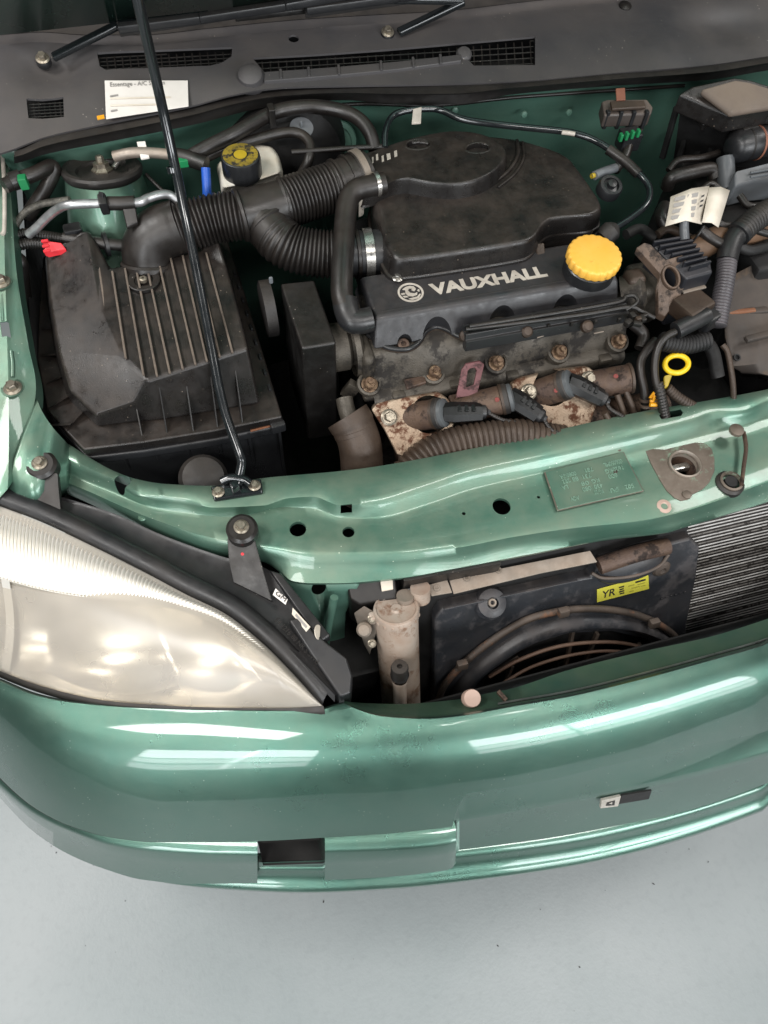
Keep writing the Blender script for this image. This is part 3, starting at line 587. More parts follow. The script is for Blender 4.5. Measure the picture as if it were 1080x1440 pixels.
slam = grid('slam_panel', rows, 'paint_bay', car, solid=.0018, sharp=60, flip=False)
def on_panel(px, py):
    v = [r_a(px), r_b(px), r_c(px), r_d(px), r_d2(px), r_e(px)]; z = [.7445, .742, .722, .7195, .707, .69]
    return Q(px, py, float(np.interp(py, v, z)) + Zs(px))
H = lambda px, py, rpx, **k: cyl_cut(on_panel(px, py), mm(rpx, 1.12), .02, **k)
sq = lambda c, a, b: [on_panel(c[0]-a, c[1]-b), on_panel(c[0]+a, c[1]-b-1.5), on_panel(c[0]+a, c[1]+b-1.5), on_panel(c[0]-a, c[1]+b)]
slot = [on_panel(943+17*sx_*(.8 if e else 1), 584 + dy - 0.14*17*sx_) for sx_, dy, e in ((-1, 0, 0), (-1, -5, 1), (1, -5, 1), (1, 0, 0), (1, 5, 1), (-1, 5, 1))]
cut(slam, [H(173, 678, 10, sx=1.1), H(419, 745, 11), H(490, 749, 8), H(705, 713, 13, sx=.95), H(652, 723, 2.5), H(757, 700, 2.2), prism_cut(sq((487, 717), 8, 6), (0, 0, .015)), prism_cut(slot, (0, 0, .012)), H(962, 654, 20)])
slam.data.shade_smooth(); slam.data.set_sharp_from_angle(angle=math.radians(42))
# hole rims, weld dimples, dirt chips
for px, py, r in [(419, 745, 11), (490, 749, 8), (705, 713, 13)]:
    c = on_panel(px, py); R_ = mm(r, 1.12)
    lathe('hole_rim', [(R_*1.00, -.004), (R_*1.0, .0007), (R_*1.16, .0007), (R_*1.2, -.0008)], c, (0, 0, 1), 'paint_bay', slam, sides=28)
for px, py in [(130, 735), (200, 727), (250, 733), (447, 764), (470, 766), (390, 760), (160, 700), (120, 676), (560, 762), (600, 757)]:
    lathe('spot_weld', [(.0062, -.0004), (.0055, .0006), (.0035, .0002), (.0001, .0001)], on_panel(px, py), (0, 0, 1), 'paint_bay', slam, sides=20)
bm = bmesh.new()
for px, py, l in [(670, 744, .010), (668, 747, .005), (640, 738, .004), (1004, 700, .004), (600, 720, .0015), (512, 745, .002), (820, 745, .0018)]:
    bmesh.ops.create_icosphere(bm, subdivisions=1, radius=l*.35, matrix=Matrix.Translation(on_panel(px, py)) @ Matrix.Rotation(.9, 4, 'Z') @ Matrix.Diagonal((1.8, .7, .12, 1)))
finish('paint_chip', bm, 'rust', slam)
# stamped identification plate
vp = [(767, 664), (876, 636), (904, 690), (785, 717)]
vq = [on_panel(a, b) for a, b in vp]; zc = max(p.z for p in vq) + .001
vq = [Q(a, b, zc) for a, b in vp]
prism('plate_border', [vq[0]+(vq[0]-vq[2])*.012, vq[1]+(vq[1]-vq[3])*.012, vq[2]+(vq[2]-vq[0])*.012, vq[3]+(vq[3]-vq[1])*.012], .003, 'tarnish', slam, bevel=.0006)
prism('identification_plate', [p + V((0, 0, .0008)) for p in vq], .002, 'paint_bay', slam, bevel=.0005)
bil = lambda u, v: vq[0].lerp(vq[1], u).lerp(vq[3].lerp(vq[2], u), v) + V((0, 0, .0009))
for t, u0, u1, v in [('006050ML', .93, .70, .20), ('781', .55, .46, .22), ('0080GR', .34, .14, .22), ('1620KG', .90, .68, .36), ('731', .50, .40, .36), ('88', .34, .27, .36), ('282', .24, .15, .36), ('800', .80, .69, .50), ('KG', .57, .48, .52), ('08', .44, .35, .52), ('LA', .19, .12, .50), ('430', .58, .48, .66), ('080', .44, .34, .66), ('KG 20', .56, .46, .80), ('502', .92, .82, .84), ('SIU', .74, .64, .84), ('AGV', .27, .17, .82)]:
    lettering('stamped_text', t, bil(u0, v-.045), bil(u1, v-.045), bil(u0, v+.055), 'stamp', slam, depth=.0012, lift=.0)
lathe('rivet', [(.003, -.001), (.003, .001), (.0012, .0012), (.0012, .0002)], bil(.80, .42), (0, 0, 1), 'rust', slam, sides=16)
# bonnet catch: tarnished plate with raised collar
lp = [(908, 634), (918, 631), (935, 632), (955, 627), (978, 622), (992, 623), (1001, 631), (1005, 645), (1005, 662), (998, 678), (988, 688), (972, 696), (968, 702), (958, 704), (949, 700), (938, 690), (928, 674), (916, 652)]
z0 = .7225
cp = prism('catch_plate', [Q(a, b, z0 + .002) for a, b in lp], .003, 'tarnish', slam, bevel=.0008)
cut(cp, [cyl_cut(Q(962, 654, z0), mm(20, 1.2), .02)])
R_ = mm(21, 1.2)
lathe('catch_collar', [(R_*.98, -.02), (R_*.98, .004), (R_*1.06, .0065), (R_*1.14, .005), (R_*1.16, -.002)], Q(962, 654, z0), (0, 0, 1), 'dusty_alu', slam, sides=36)
lathe('catch_ring', [(R_*.75, -.03), (R_*.98, -.008)], Q(962, 654, z0), (0, 0, 1), 'rust', slam, sides=36)
box('catch_pawl', Q(956, 658, z0 - .02), (.03, .012, .012), 'steel', slam, bevel=.003)
lathe('catch_boss', [(.007, 0), (.007, .004), (.004, .005), (.0001, .0052)], Q(965, 697, z0), (0, 0, 1), 'tarnish', slam, sides=18)
lathe('rubber_button', [(.0115, -.001), (.011, .003), (.006, .0045), (.0045, .0022), (.0001, .002)], on_panel(933, 713), (0, -.1, 1), 'plug_pink', slam, sides=22)
# catch spring lever and bushing
c = Q(1026, 680, z0)
lathe('spring_bush', [(mm(20, 1.25), -.006), (mm(20, 1.25), .002), (mm(17, 1.25), .006), (mm(14, 1.25), .006), (mm(13, 1.25), -.004), (.0001, -.006)], c, (0, 0, 1), 'rubber', slam)
lathe('spring_bush_core', [(mm(9, 1.25), -.004), (mm(9, 1.25), .007), (mm(7, 1.25), .007), (.0001, .006)], c, (0, 0, 1), 'black', slam)
lathe('spring_coil', [(mm(15, 1.25), .003), (mm(16, 1.25), .008), (mm(13, 1.25), .009), (mm(12, 1.25), .004)], c, (0, 0, 1), 'tarnish', slam)
tube('spring_arm', [Q(1043, 682, z0+.010), Q(1046, 655, z0+.013), Q(1049, 630, z0+.014), Q(1046, 608, z0+.013)], .0032, 'rust', slam, sides=8)
lathe('spring_anchor', [(.011, -.001), (.011, .004), (.006, .006), (.0001, .006)], Q(1035, 606, .745), (0, 0, 1), 'tarnish', slam, sides=20)
for k in range(16):
    px, py = random.choice([(1010, 645), (1022, 660), (1060, 640), (1015, 625), (1075, 650), (1000, 690), (905, 640), (880, 634), (895, 650), (902, 668), (820, 648), (1070, 610)]); px += random.uniform(-9, 9); py += random.uniform(-6, 6)
    c = on_panel(px, py) + V((0, 0, .0006)); r = random.uniform(.002, .0055); ph = random.random()*6
    prism('paint_scuff', [c + V((math.cos(t)*r*random.uniform(.5, 1.5), math.sin(t)*r*random.uniform(.3, 1.0), 0)) for t in [ph + 2*math.pi*q/11 for q in range(11)]], .0012, 'tarnish', slam, bevel=0)

# ================================================================== bonnet prop and bracket
brk = prism('prop_bracket', QL([(296, 683, .755), (367, 672, .755), (370, 692, .752), (300, 703, .752)]), .012, 'rod', car, bevel=.003)
bolt(Q(307, 692, .7545), brk, scale=.8); bolt(Q(358, 683, .7545), brk, scale=.8)
rod = tube('bonnet_prop', [Q(188, -30, 1.22), Q(194, 0, 1.20), Q(228, 150, 1.075), Q(260, 300, .965), Q(290, 450, .88), Q(308, 545, .832)], .0066, 'rod', car, sides=16, n=6)
tube('prop_foot', [Q(308, 545, .832), Q(318, 585, .812), Q(336, 635, .785), Q(340, 650, .775), Q(337, 668, .764), Q(335, 682, .757)], .0066, 'rod', rod, sides=16)
tube('prop_hook', [Q(312, 677, .760), Q(325, 672, .764), Q(342, 674, .763), Q(352, 680, .760)], .0062, 'rod', rod, sides=12)
box('prop_pivot', Q(331, 686, .757), (.012, .013, .022), 'rod', rod, rot=Quaternion((0, 0, 1), .2), bevel=.003)
lathe('prop_ferrule', [(.0058, -.004), (.0066, -.003), (.0066, .003), (.0058, .004)], Q(242, 239, 1.008), Q(244, 248, 1.001) - Q(242, 239, 1.008), 'rod', rod, sides=16)

# ================================================================== wing rail, left
def RL(l): return QL(l)
ra = RL([(-30, 180, .93), (-28, 300, .895), (-25, 420, .855), (-20, 560, .81), (-15, 690, .772)])
rb = RL([(2, 180, .93), (8, 300, .895), (12, 420, .855), (18, 560, .81), (16, 640, .79)])
rail_l = cr(RL([(-45, 130, .945), (-40, 250, .91), (-34, 380, .868), (-28, 500, .828), (-20, 620, .79), (-18, 720, .765)]), 8)
rail_m = cr(RL([(-10, 130, .945), (4, 250, .912), (8, 380, .872), (12, 500, .832), (14, 600, .797), (12, 690, .768)]), 8)
rail_r = cr(RL([(-4, 130, .940), (12, 250, .906), (22, 380, .866), (38, 480, .832), (49, 556, .80), (20, 660, .772)]), 8)
rail = grid('wing_rail', [[p + V((-.06, 0, -.02)) for p in rail_l], rail_l, [p + V((0, 0, .003)) for p in rail_m], [a.lerp(b, .5) + V((0, 0, -.002)) for a, b in zip(rail_m, rail_r)], rail_r, [p + V((.001, 0, -.025)) for p in rail_r]], 'paint_bay', car, solid=.0016, sharp=45, flip=True)
# corner gusset joining rail and slam panel
ga = cr(RL([(20, 640, .782), (30, 600, .792), (50, 563, .800)]), 6); gd = cr(RL([(14, 690, .768), (40, 700, .766), (96, 690, .705)]), 6)
gl_ = cr(RL([(52, 562, .80), (60, 580, .796), (75, 602, .785), (98, 627, .757)]), 6)
gm = cr(RL([(45, 580, .798), (52, 610, .79), (70, 635, .779), (98, 650, .757)]), 6)
gn = cr(RL([(34, 605, .793), (42, 640, .785), (64, 662, .775), (98, 667, .736)]), 6)
go = cr(RL([(20, 645, .785), (30, 670, .775), (56, 690, .765), (98, 681, .733)]), 6)
gp = cr(RL([(12, 690, .762), (28, 705, .755), (60, 712, .742), (98, 694, .702)]), 6)
gus = grid('rail_gusset', [[p + V((0, 0, -.03)) for p in gl_], gl_, gm, gn, go, gp], 'paint_bay', slam, solid=.0016, sharp=60, flip=True)
for px, py, z in [(18, 546, .817), (2, 397, .868)]:
    lathe('bolt_washer', [(.0155, 0), (.0155, .0015), (.011, .0022)], Q(px, py, z), (0, 0, 1), 'paint_bay', rail, sides=24)
    bolt(Q(px, py, z + .002), rail, scale=1.15, material='bolt')
def sqr(px, py, z, a, b): return [Q(px-a, py-b, z), Q(px+a, py-b, z), Q(px+a, py+b, z), Q(px-a, py+b, z)]
cut(rail, [prism_cut(sqr(10, 468, .84, 6, 8), (0, 0, .02))])
rail.data.shade_smooth(); rail.data.set_sharp_from_angle(angle=math.radians(42))
tube('rail_bead', QL([(16, 494, .8365), (18, 512, .830), (18, 530, .824)]), .003, 'paint_bay', rail, sides=10)
tube('rail_bead', QL([(5, 412, .862), (4, 430, .857), (5, 452, .850)]), .003, 'paint_bay', rail, sides=10)
prism('rail_tab', QL([(4, 182, .945), (22, 182, .945), (24, 214, .938), (8, 216, .938)]), .004, 'paint_bay', rail, bevel=.001)
lathe('rail_plug', [(.006, -.002), (.006, .002), (.0001, .003)], Q(8, 158, .945), (0, 0, 1), 'plug_pink', rail, sides=14)
box('rail_stop', Q(5, 155, .945), (.022, .03, .016), 'paint_bay', rail, bevel=.005)
tube('wing_edge_lip', QL([(3, 215, .935), (6, 260, .922), (6, 320, .90), (3, 330, .897)]), .003, 'silver_print', rail, sides=8)
# outer wing skin beyond the rail (its inner flange is what shows at the photo edge)
wl = [p + V((-.06, 0, -.02)) for p in rail_l]
grid('wing_panel', [wl, [p + V((-.02, 0, .012)) for p in wl], [p + V((-.06, 0, .006)) for p in wl], [p + V((-.10, 0, -.04)) for p in wl], [p + V((-.12, 0, -.16)) for p in wl], [V((p.x-.12, p.y, .35)) for p in wl]], 'paint', car, sharp=60, flip=True, solid=.001)
# black corner trim at the photo's left edge below the rail
prism('wing_bracket', QL([(-40, 640, .762), (6, 648, .762), (14, 668, .758), (22, 700, .748), (8, 712, .745), (-40, 700, .745)]), .04, 'plastic_clean', car, bevel=.004)

# ================================================================== bay walls
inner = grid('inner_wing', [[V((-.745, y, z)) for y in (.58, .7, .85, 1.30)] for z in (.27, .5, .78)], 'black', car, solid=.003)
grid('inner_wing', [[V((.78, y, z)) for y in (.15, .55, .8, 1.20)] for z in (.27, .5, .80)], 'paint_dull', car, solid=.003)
# bulkhead: green painted panel under the rubber seal
bh_top = crv([(0, 225), (160, 205), (270, 178), (380, 150), (480, 140), (600, 143), (720, 132), (860, 122), (1000, 112), (1080, 100), (1400, 60)])
BC = list(range(0, 1401, 25))
bt_ = [Q(c, bh_top(c)-10, .945) for c in BC]
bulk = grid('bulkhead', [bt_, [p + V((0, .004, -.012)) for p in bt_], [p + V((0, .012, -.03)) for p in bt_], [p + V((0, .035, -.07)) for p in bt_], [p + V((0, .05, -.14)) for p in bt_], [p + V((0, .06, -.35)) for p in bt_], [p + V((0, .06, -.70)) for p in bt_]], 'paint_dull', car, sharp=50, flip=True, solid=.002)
def onb(px, py, dz=0): # point on bulkhead front
    i = min(range(len(BC)), key=lambda k: abs(BC[k]-px)); y0 = bt_[i].y
    return Qy(px, py, y0 + .012)
tube('bulkhead_seam', [onb(c, bh_top(c)+(2 if c > 500 else 4)) + V((0, -.006, 0)) for c in range(480, 1000, 40)], .0032, 'hose', bulk, sides=8)
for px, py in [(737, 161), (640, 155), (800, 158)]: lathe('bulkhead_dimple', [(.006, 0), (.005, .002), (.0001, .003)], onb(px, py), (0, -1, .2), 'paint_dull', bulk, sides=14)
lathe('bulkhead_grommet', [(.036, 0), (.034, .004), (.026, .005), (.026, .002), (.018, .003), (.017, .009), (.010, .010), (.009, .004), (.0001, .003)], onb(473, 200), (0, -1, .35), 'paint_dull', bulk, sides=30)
lathe('grommet_plug', [(.008, 0), (.007, .006), (.0001, .007)], onb(473, 201) + V((0, -.008, .002)), (0, -1, .35), 'rubber', bulk, sides=16)
lathe('grommet_disc', [(.018, 0), (.0185, .003), (.0001, .004)], Q(424, 181, .93), (0, -.35, 1), 'grey_block', bulk, sides=24)
box('grommet_pin', Q(424, 176, .937), (.004, .004, .014), 'grey_block', bulk)
# rubber seal
sa = crv([(-40, 226), (30, 210), (60, 196), (130, 180), (270, 150), (330, 134), (400, 124), (480, 122), (600, 120), (720, 116), (860, 104), (1000, 92), (1080, 80), (1400, 40)])
sb = crv([(-40, 240), (30, 228), (60, 218), (160, 198), (270, 176), (380, 150), (480, 141), (560, 146), (640, 147), (720, 133), (860, 121), (1000, 112), (1080, 99), (1400, 60)])
CS = list(range(20, 1401, 12))
sm = mixf(sa, sb, .45)
s_rows = [[Q(c, sa(c), .957) + V((0, .004, -.006)) for c in CS], [Q(c, sa(c), .961) for c in CS], [Q(c, mixf(sa, sb, .2)(c), .965) for c in CS], [Q(c, sm(c), .966) for c in CS], [Q(c, sm(c)+1.5, .960) for c in CS], [Q(c, mixf(sa, sb, .8)(c), .950) for c in CS], [Q(c, sb(c), .943) for c in CS], [Q(c, sb(c), .938) + V((0, .02, 0)) for c in CS]]
seal = grid('rubber_seal', s_rows, 'rubber', car, sharp=40, flip=True)

# ================================================================== cowl panel (scuttle) with vents
CW = list(range(-60, 1401, 20))
cz = lambda y: .962 + (y-1.03)*.16
c_f = crv([(-60, 236), (20, 212), (60, 196), (130, 180), (270, 151), (330, 135), (400, 125), (480, 123), (600, 121), (720, 117), (860, 105), (1000, 93), (1080, 81), (1400, 41)])
c_b = crv([(-60, 70), (0, 66), (60, 62), (120, 66), (200, 66), (300, 56), (420, 44), (540, 36), (640, 30), (760, 16), (860, 6), (1000, -12), (1100, -25), (1400, -70)])
NRM = V((0, -.16, 1)).normalized(); C0 = V((0, 1.03, .962))
def K(px, py, up=0.0): return Qn(px, py, C0 + V((0, 0, up)), NRM)
def cowl_up(px, py):
    # embossed relief of the moulding: raised bosses at both ends
    g = lambda cx, cy, sx, sy: math.exp(-(((px-cx)/sx)**2 + ((py-cy)/sy)**2))
    return .010*g(330, 120, 90, 30) - .018*g(85, 100, 42, 22) + .010*g(20, 140, 30, 60) - .016*g(1010, 40, 55, 22) + .008*g(930, 70, 40, 40)
cw_rows = []
for k in range(15):
    f = k/14
    cw_rows.append([K(c, c_f(c) + (c_b(c)-c_f(c))*f, cowl_up(c, c_f(c) + (c_b(c)-c_f(c))*f)) for c in CW])
cw_rows.append([p + V((0, .008, -.012)) for p in cw_rows[-1]]); cw_rows.append([p + V((0, .045, -.008)) for p in cw_rows[-2]])
cowl = grid('cowl_panel', cw_rows, 'cowl', car, sharp=60, flip=True, solid=.003)
def KC(px, py): return K(px, py, cowl_up(px, py))
v1 = [(137, 77), (200, 74), (327, 69), (326, 82), (312, 91), (296, 95), (150, 101), (141, 96)]
v2 = [(355, 84), (545, 72), (752, 54), (752, 94), (666, 95), (655, 84), (560, 90), (470, 98), (372, 104)]
v3 = [(38, 141), (90, 139), (91, 167), (41, 169)]
cut(cowl, [prism_cut([KC(*p) for p in v], (0, 0, .03)) for v in (v1, v2, v3)] + [cyl_cut(KC(413, 57), .0085, .03)])
cowl.data.shade_smooth(); cowl.data.set_sharp_from_angle(angle=math.radians(40))
def inside(p, poly):
    r = False
    for (x1, y1), (x2, y2) in zip(poly, poly[1:]+poly[:1]):
        if (y1 > p[1]) != (y2 > p[1]) and p[0] < (x2-x1)*(p[1]-y1)/(y2-y1)+x1: r = not r
    return r
def vent(poly, du, dv, skew):
    bm = bmesh.new(); xs = [p[0] for p in poly]; ys = [p[1] for p in poly]
    def seg(a, b, r):
        if (a-b).length > 1e-4: tube_bm([a, b], r, 6, bm=bm)
    def scan(line, r):
        st = None; last = None
        for q in line:
            if inside(q, poly):
                if st is None: st = q
                last = q
            elif st is not None: seg(KC(*st) + V((0, 0, -.004)), KC(*last) + V((0, 0, -.004)), r); st = None
        if st is not None: seg(KC(*st) + V((0, 0, -.004)), KC(*last) + V((0, 0, -.004)), r)
    x = min(xs)
    while x < max(xs) + 10:
        scan([(x + skew*(y-min(ys)), y) for y in np.arange(min(ys)-2, max(ys)+2, .7)], .0011); x += du
    k = min(ys) - 40
    while k < max(ys) + 40:
        scan([(x_, k + (-.06)*(x_-min(xs))) for x_ in np.arange(min(xs)-2, max(xs)+2, 1.0)], .0011); k += dv
    finish('vent_grille', bm, 'plastic', cowl)
    c = [KC(*p) + V((0, 0, -.035)) for p in poly]; cc = sum(c, V())/len(c)
    prism('vent_duct', [cc + (p-cc)*1.1 for p in c], .01, 'black', cowl, bevel=0)
vent(v1, 11, 5.5, .12); vent(v2, 11.5, 8, .06); vent(v3, 7.5, 4.5, .1)
# dark void under the cowl so nothing shows through its holes
grid('plenum_floor', [[V((x, y, .88)) for x in (-1.1, 0, 1.3)] for y in (1.10, 1.3, 1.9)], 'black', car)
# fixing cap and moulded rib bar on the cowl
lathe('cowl_cap', [(.020, -.01), (.021, .004), (.018, .012), (.010, .017), (.0001, .018)], KC(353, 112), (-.1, -.35, 1), 'cowl', cowl, sides=26)
lathe('cowl_cap', [(.012, -.01), (.013, .004), (.010, .008), (.0001, .010)], KC(652, 78), (-.1, -.35, 1), 'cowl', cowl, sides=22)
lathe('cowl_cap', [(.010, -.01), (.011, .004), (.008, .009), (.0001, .011)], KC(350, 99), (-.1, -.35, 1), 'cowl', cowl, sides=20)
ta = [(372, 108), (470, 101), (560, 93), (648, 83)]; tb = [(372, 121), (470, 113), (560, 104), (648, 92)]
barm = rings('cowl_bar', [[KC(a[0], a[1]) + V((0, 0, -.002)), KC(a[0], a[1]) + V((0, 0, .008)), KC(b[0], b[1]) + V((0, 0, .008)), KC(b[0], b[1]) + V((0, 0, -.002))] for a, b in zip(ta, tb)], 'cowl', cowl, bevel=.0015)
for px, py in [(395, 113), (434, 110), (476, 107), (535, 101), (580, 96), (618, 92)]:
    bar('cowl_bar_rib', KC(px, py-7) + V((0, 0, .009)), KC(px+1, py+6) + V((0, 0, .009)), .004, .004, 'cowl', cowl)
lathe('cowl_clip', [(.012, 0), (.011, .005), (.006, .008), (.0001, .009)], KC(878, 11), (0, -.2, 1), 'plastic', cowl, sides=20)
# paper notice stuck on the cowl
pa = [KC(147, 113) , KC(264, 113), KC(265, 150), KC(149, 166)]
zz = max(0.0, 0.006)
pz = [K(a, b, .012) for a, b in [(147, 113), (264, 113), (265, 149), (149, 167)]]
notice = prism('paper_notice', pz, .0012, 'paper', cowl, bevel=.0004)
lettering('notice_heading', 'Essentage - A/C System', K(155, 124, .0125), K(232, 121, .0125), K(155, 116, .0125), 'ink_grey', cowl, depth=.0003, lift=.0002)
for a, b, c in [(155, 166, 136), (155, 240, 139), (156, 165, 157), (155, 230, 149)]:
    quad_print('notice_line', [K(a, c-1.5, .0125), K(b, c-3, .0125), K(b, c-1.2, .0125), K(a, c+.8, .0125)], 'ink_grey' if b < 170 else 'paper_old', cowl, lift=.0003)
prism('tape_scrap', [K(136, 163, .014), K(146, 161, .014), K(147, 166, .014), K(137, 168, .014)], .001, 'orange', cowl, bevel=0)
# ================================================================== windscreen
WN = V((0, -.52, .85)).normalized(); mg = bpy.data.materials.new('tinted_glass'); mg.use_nodes = True
gb = mg.node_tree.nodes['Principled BSDF']; gb.inputs['Base Color'].default_value = (.006, .006, .007, 1); gb.inputs['Roughness'].default_value = .08; gb.inputs['Specular IOR Level'].default_value = .25; M['glass'] = mg
wb = [p + V((0, .012, .002)) for p in cw_rows[-1]]
ws = grid('windscreen', [wb, [p + V((0, .02, .012)) for p in wb], [p + V((0, .25, .16)) for p in wb], [p + V((0, .7, .46)) for p in wb]], 'glass', car, flip=True, solid=.004)
strip = grid('screen_edge_strip', [[p + V((0, -.002, .004)) for p in cw_rows[-1]], [p + V((0, .016, .010)) for p in cw_rows[-1]], [p + V((0, .036, .024)) for p in cw_rows[-1]], [p + V((0, .040, .020)) for p in cw_rows[-1]]], 'rubber', ws, sharp=50, flip=True)
# ================================================================== wipers
def wiper(piv, p1, p2, blade, zp):
    P0 = K(*piv, .004)
    w = lathe('wiper', [(.011, -.006), (.011, .000), (.009, .003), (.0001, .004)], P0, (0, -.3, 1), 'plastic_clean', car, sides=20)
    bolt(P0 + V((0, 0, .003)), w, (0, -.3, 1), .95, 'bolt', 'wiper_nut')
    a = K(*p1, .010); b = K(*p2, .035)
    bar('wiper_arm', a, b, .016, .009, 'rod', w, bevel=.003)
    c = [K(x, y, z) for x, y, z in blade]
    bar('wiper_arm_tip', b, c[0].lerp(c[-1], .35), .012, .008, 'rod', w, bevel=.002)
    for i in range(len(c)-1): bar('wiper_blade', c[i], c[i+1] + (c[i+1]-c[i])*.01, .014, .012, 'plastic_clean', w, bevel=.003)
    bar('wiper_rubber', c[0] + V((0, .006, -.008)), c[-1] + V((0, .006, -.008)), .003, .014, 'rubber', w)
    return w
wiper((61, 85), (74, 81), (166, 35), [(166, 40, .05), (280, 26, .055), (400, 8, .06), (520, -14, .065)], .99)
wiper((545, 48), (560, 46), (652, 2), [(430, 14, .05), (560, -4, .055), (720, -26, .06)], .99)
bar('wiper_link', K(330, 24, .03), K(436, 12, .035), .016, .008, 'plastic', car.children[-1], bevel=.002)

# ================================================================== air filter box
def lp(a, b, t): return a.lerp(b, t)
ZR = .768                                            # rim level
# lid: ribbed deck, sloping side lobe, skirt down to the rim
deck = QL([(126, 324, .885), (138, 345, .872), (155, 377, .862), (243, 361, .862), (284, 352, .862), (286, 330, .880), (293, 321, .886), (303, 326, .884), (318, 372, .864), (334, 430, .857), (349, 489, .850), (207, 535, .847), (174, 502, .850), (149, 448, .854), (138, 405, .858)])
skirt_r = QL([(306, 334, .80), (330, 400, ZR), (352, 470, ZR), (367, 569, ZR)])
bm = bmesh.new()
vt = [bm.verts.new(p) for p in deck]
lobe = [bm.verts.new(p) for p in QL([(112, 326, .885), (64, 357, .850), (69, 420, .840), (82, 495, .822), (98, 549, .808), (135, 585, .798), (190, 565, .806)])]
# faces: deck is split so that the two horns slope
dk = lambda *i: bm.faces.new([vt[k] for k in i])
dk(1, 2, 13, 14); dk(0, 1, 14); dk(2, 3, 4, 8, 9, 10, 11, 12, 13); dk(4, 5, 6, 7, 8)
bm.faces.new([lobe[0], vt[0], vt[14], lobe[2], lobe[1]]); bm.faces.new([lobe[2], vt[14], vt[13], vt[12], lobe[3]]); bm.faces.new([lobe[3], vt[12], vt[11], lobe[6], lobe[5], lobe[4]])
outer = [lobe[0], lobe[1], lobe[2], lobe[3], lobe[4], lobe[5], lobe[6], vt[11], vt[10], vt[9], vt[8], vt[7], vt[6], vt[5], vt[4], vt[3], vt[2], vt[1], vt[0]]
foot = [Q(112, 345, .80), Q(62, 372, ZR), Q(68, 440, ZR), Q(80, 512, ZR), Q(95, 562, ZR), Q(137, 601, ZR), Q(196, 594, ZR), Q(228, 592, ZR), Q(366, 569, ZR), Q(352, 500, ZR), Q(330, 410, ZR), Q(312, 345, ZR), Q(300, 335, ZR), Q(290, 345, ZR), Q(284, 372, ZR), Q(243, 384, ZR), Q(160, 398, ZR), Q(142, 366, ZR), Q(128, 346, ZR)]
ft = [bm.verts.new(p) for p in foot]
for i in range(len(outer)):
    j = (i+1) % len(outer); bm.faces.new((outer[i], outer[j], ft[j], ft[i]))
bm.faces.new(list(reversed(ft)))
bevel_bm(bm, .006, 3, 24)
airbox = wnorm(finish('air_filter_box', bm, 'lid', car, sharp=0))
airbox['label'] = 'dusty black ribbed air filter box lid'
for a, b, c, d in [(138, 366, 150, 446), (158, 382, 177, 504), (176, 378, 202, 528), (191, 375, 221, 529), (206, 372, 239, 525), (223, 367, 257, 519), (240, 363, 275, 513), (257, 360, 291, 508), (275, 357, 309, 502), (290, 356, 327, 496)]:
    n_ = 3; p0 = Q(a, b, .8635 - (.0 if b > 370 else -.001)); p1 = Q(c, d, .8515)
    bar('lid_rib', p0, p1, .0030, .0044, 'rib_dust', airbox, bevel=.0008)
for a, b, c, d in [(190, 566, 199, 608), (222, 534, 234, 604), (259, 522, 271, 602), (294, 511, 305, 596), (328, 499, 340, 590)]:
    p0 = Q(a, b, .80 if a < 200 else .842); p1 = Q(c, d, ZR)
    rings('lid_fin', [[p0 + V((-.0012, .004, 0)), p0 + V((.0012, .004, 0)), p1 + V((.0012, .02, 0)), p1 + V((-.0012, .02, 0))], [p0 + V((-.0009, -.001, -.002)), p0 + V((.0009, -.001, -.002)), p1 + V((.0009, -.006, 0)), p1 + V((-.0009, -.006, 0))]], 'plastic', airbox, bevel=.0004)
lathe('lid_boss', [(.024, -.004), (.024, .001), (.0225, .0018), (.014, .0005)], Q(202, 394, .861), (.0, .05, 1), 'plastic', airbox, sides=30)
lathe('lid_screw', [(.0058, .0), (.0058, .005), (.0045, .006), (.002, .006), (.0018, .003), (.0001, .003)], Q(202, 395, .861), (0, .05, 1), 'bolt', airbox, sides=18)
# rim flange and lower tub
rim = QL([(66, 576, ZR), (52, 505, ZR), (55, 430, ZR), (60, 360, ZR), (150, 335, ZR), (318, 330, ZR), (350, 430, ZR), (383, 540, ZR), (397, 586, ZR), (300, 606, ZR), (200, 622, ZR), (117, 632, ZR), (92, 606, ZR)])
box_rim = prism('box_rim', rim, .016, 'lid', airbox, bevel=.003)
cen = sum(rim, V())/len(rim)
rings('box_tub', [[cen + (p-cen)*1.0 + V((0, 0, -.019)) for p in rim], [cen + (p-cen)*1.012 + V((0, 0, -.022)) for p in rim], [cen + (p-cen)*1.012 + V((0, 0, -.034)) for p in rim], [cen + (p-cen)*.97 + V((0, 0, -.036)) for p in rim], [V((p.x*.98 - .01, p.y, .40)) for p in rim]], 'plastic_clean', airbox, bevel=.0015)
for k in range(7):
    t = k/6; p = lp(Q(125, 640, ZR-.02), Q(392, 600, ZR-.02), t) + V((0, -.004, 0)); q = V((p.x, p.y + .012, .55))
    rings('tub_rib', [[p + V((-.002, 0, 0)), p + V((.002, 0, 0)), p + V((.002, .02, 0)), p + V((-.002, .02, 0))], [q + V((-.002, 0, 0)), q + V((.002, 0, 0)), q + V((.002, .02, 0)), q + V((-.002, .02, 0))]], 'plastic_clean', airbox, bevel=.0006)
for a, b, c, d in [(66, 576, 98, 556), (66, 540, 86, 530), (56, 500, 80, 498), (58, 462, 76, 462), (92, 606, 116, 580), (70, 598, 100, 596)]:
    p0 = Q(a, b, ZR + .001); p1 = Q(c, d, ZR + .012); q1 = Q(c, d, ZR); th = V((.0012, .0018, 0))
    rings('rim_gusset', [[p0 + th, p1 + th, q1 + th], [p0 - th, p1 - th, q1 - th]], 'lid', airbox, bevel=.0003)
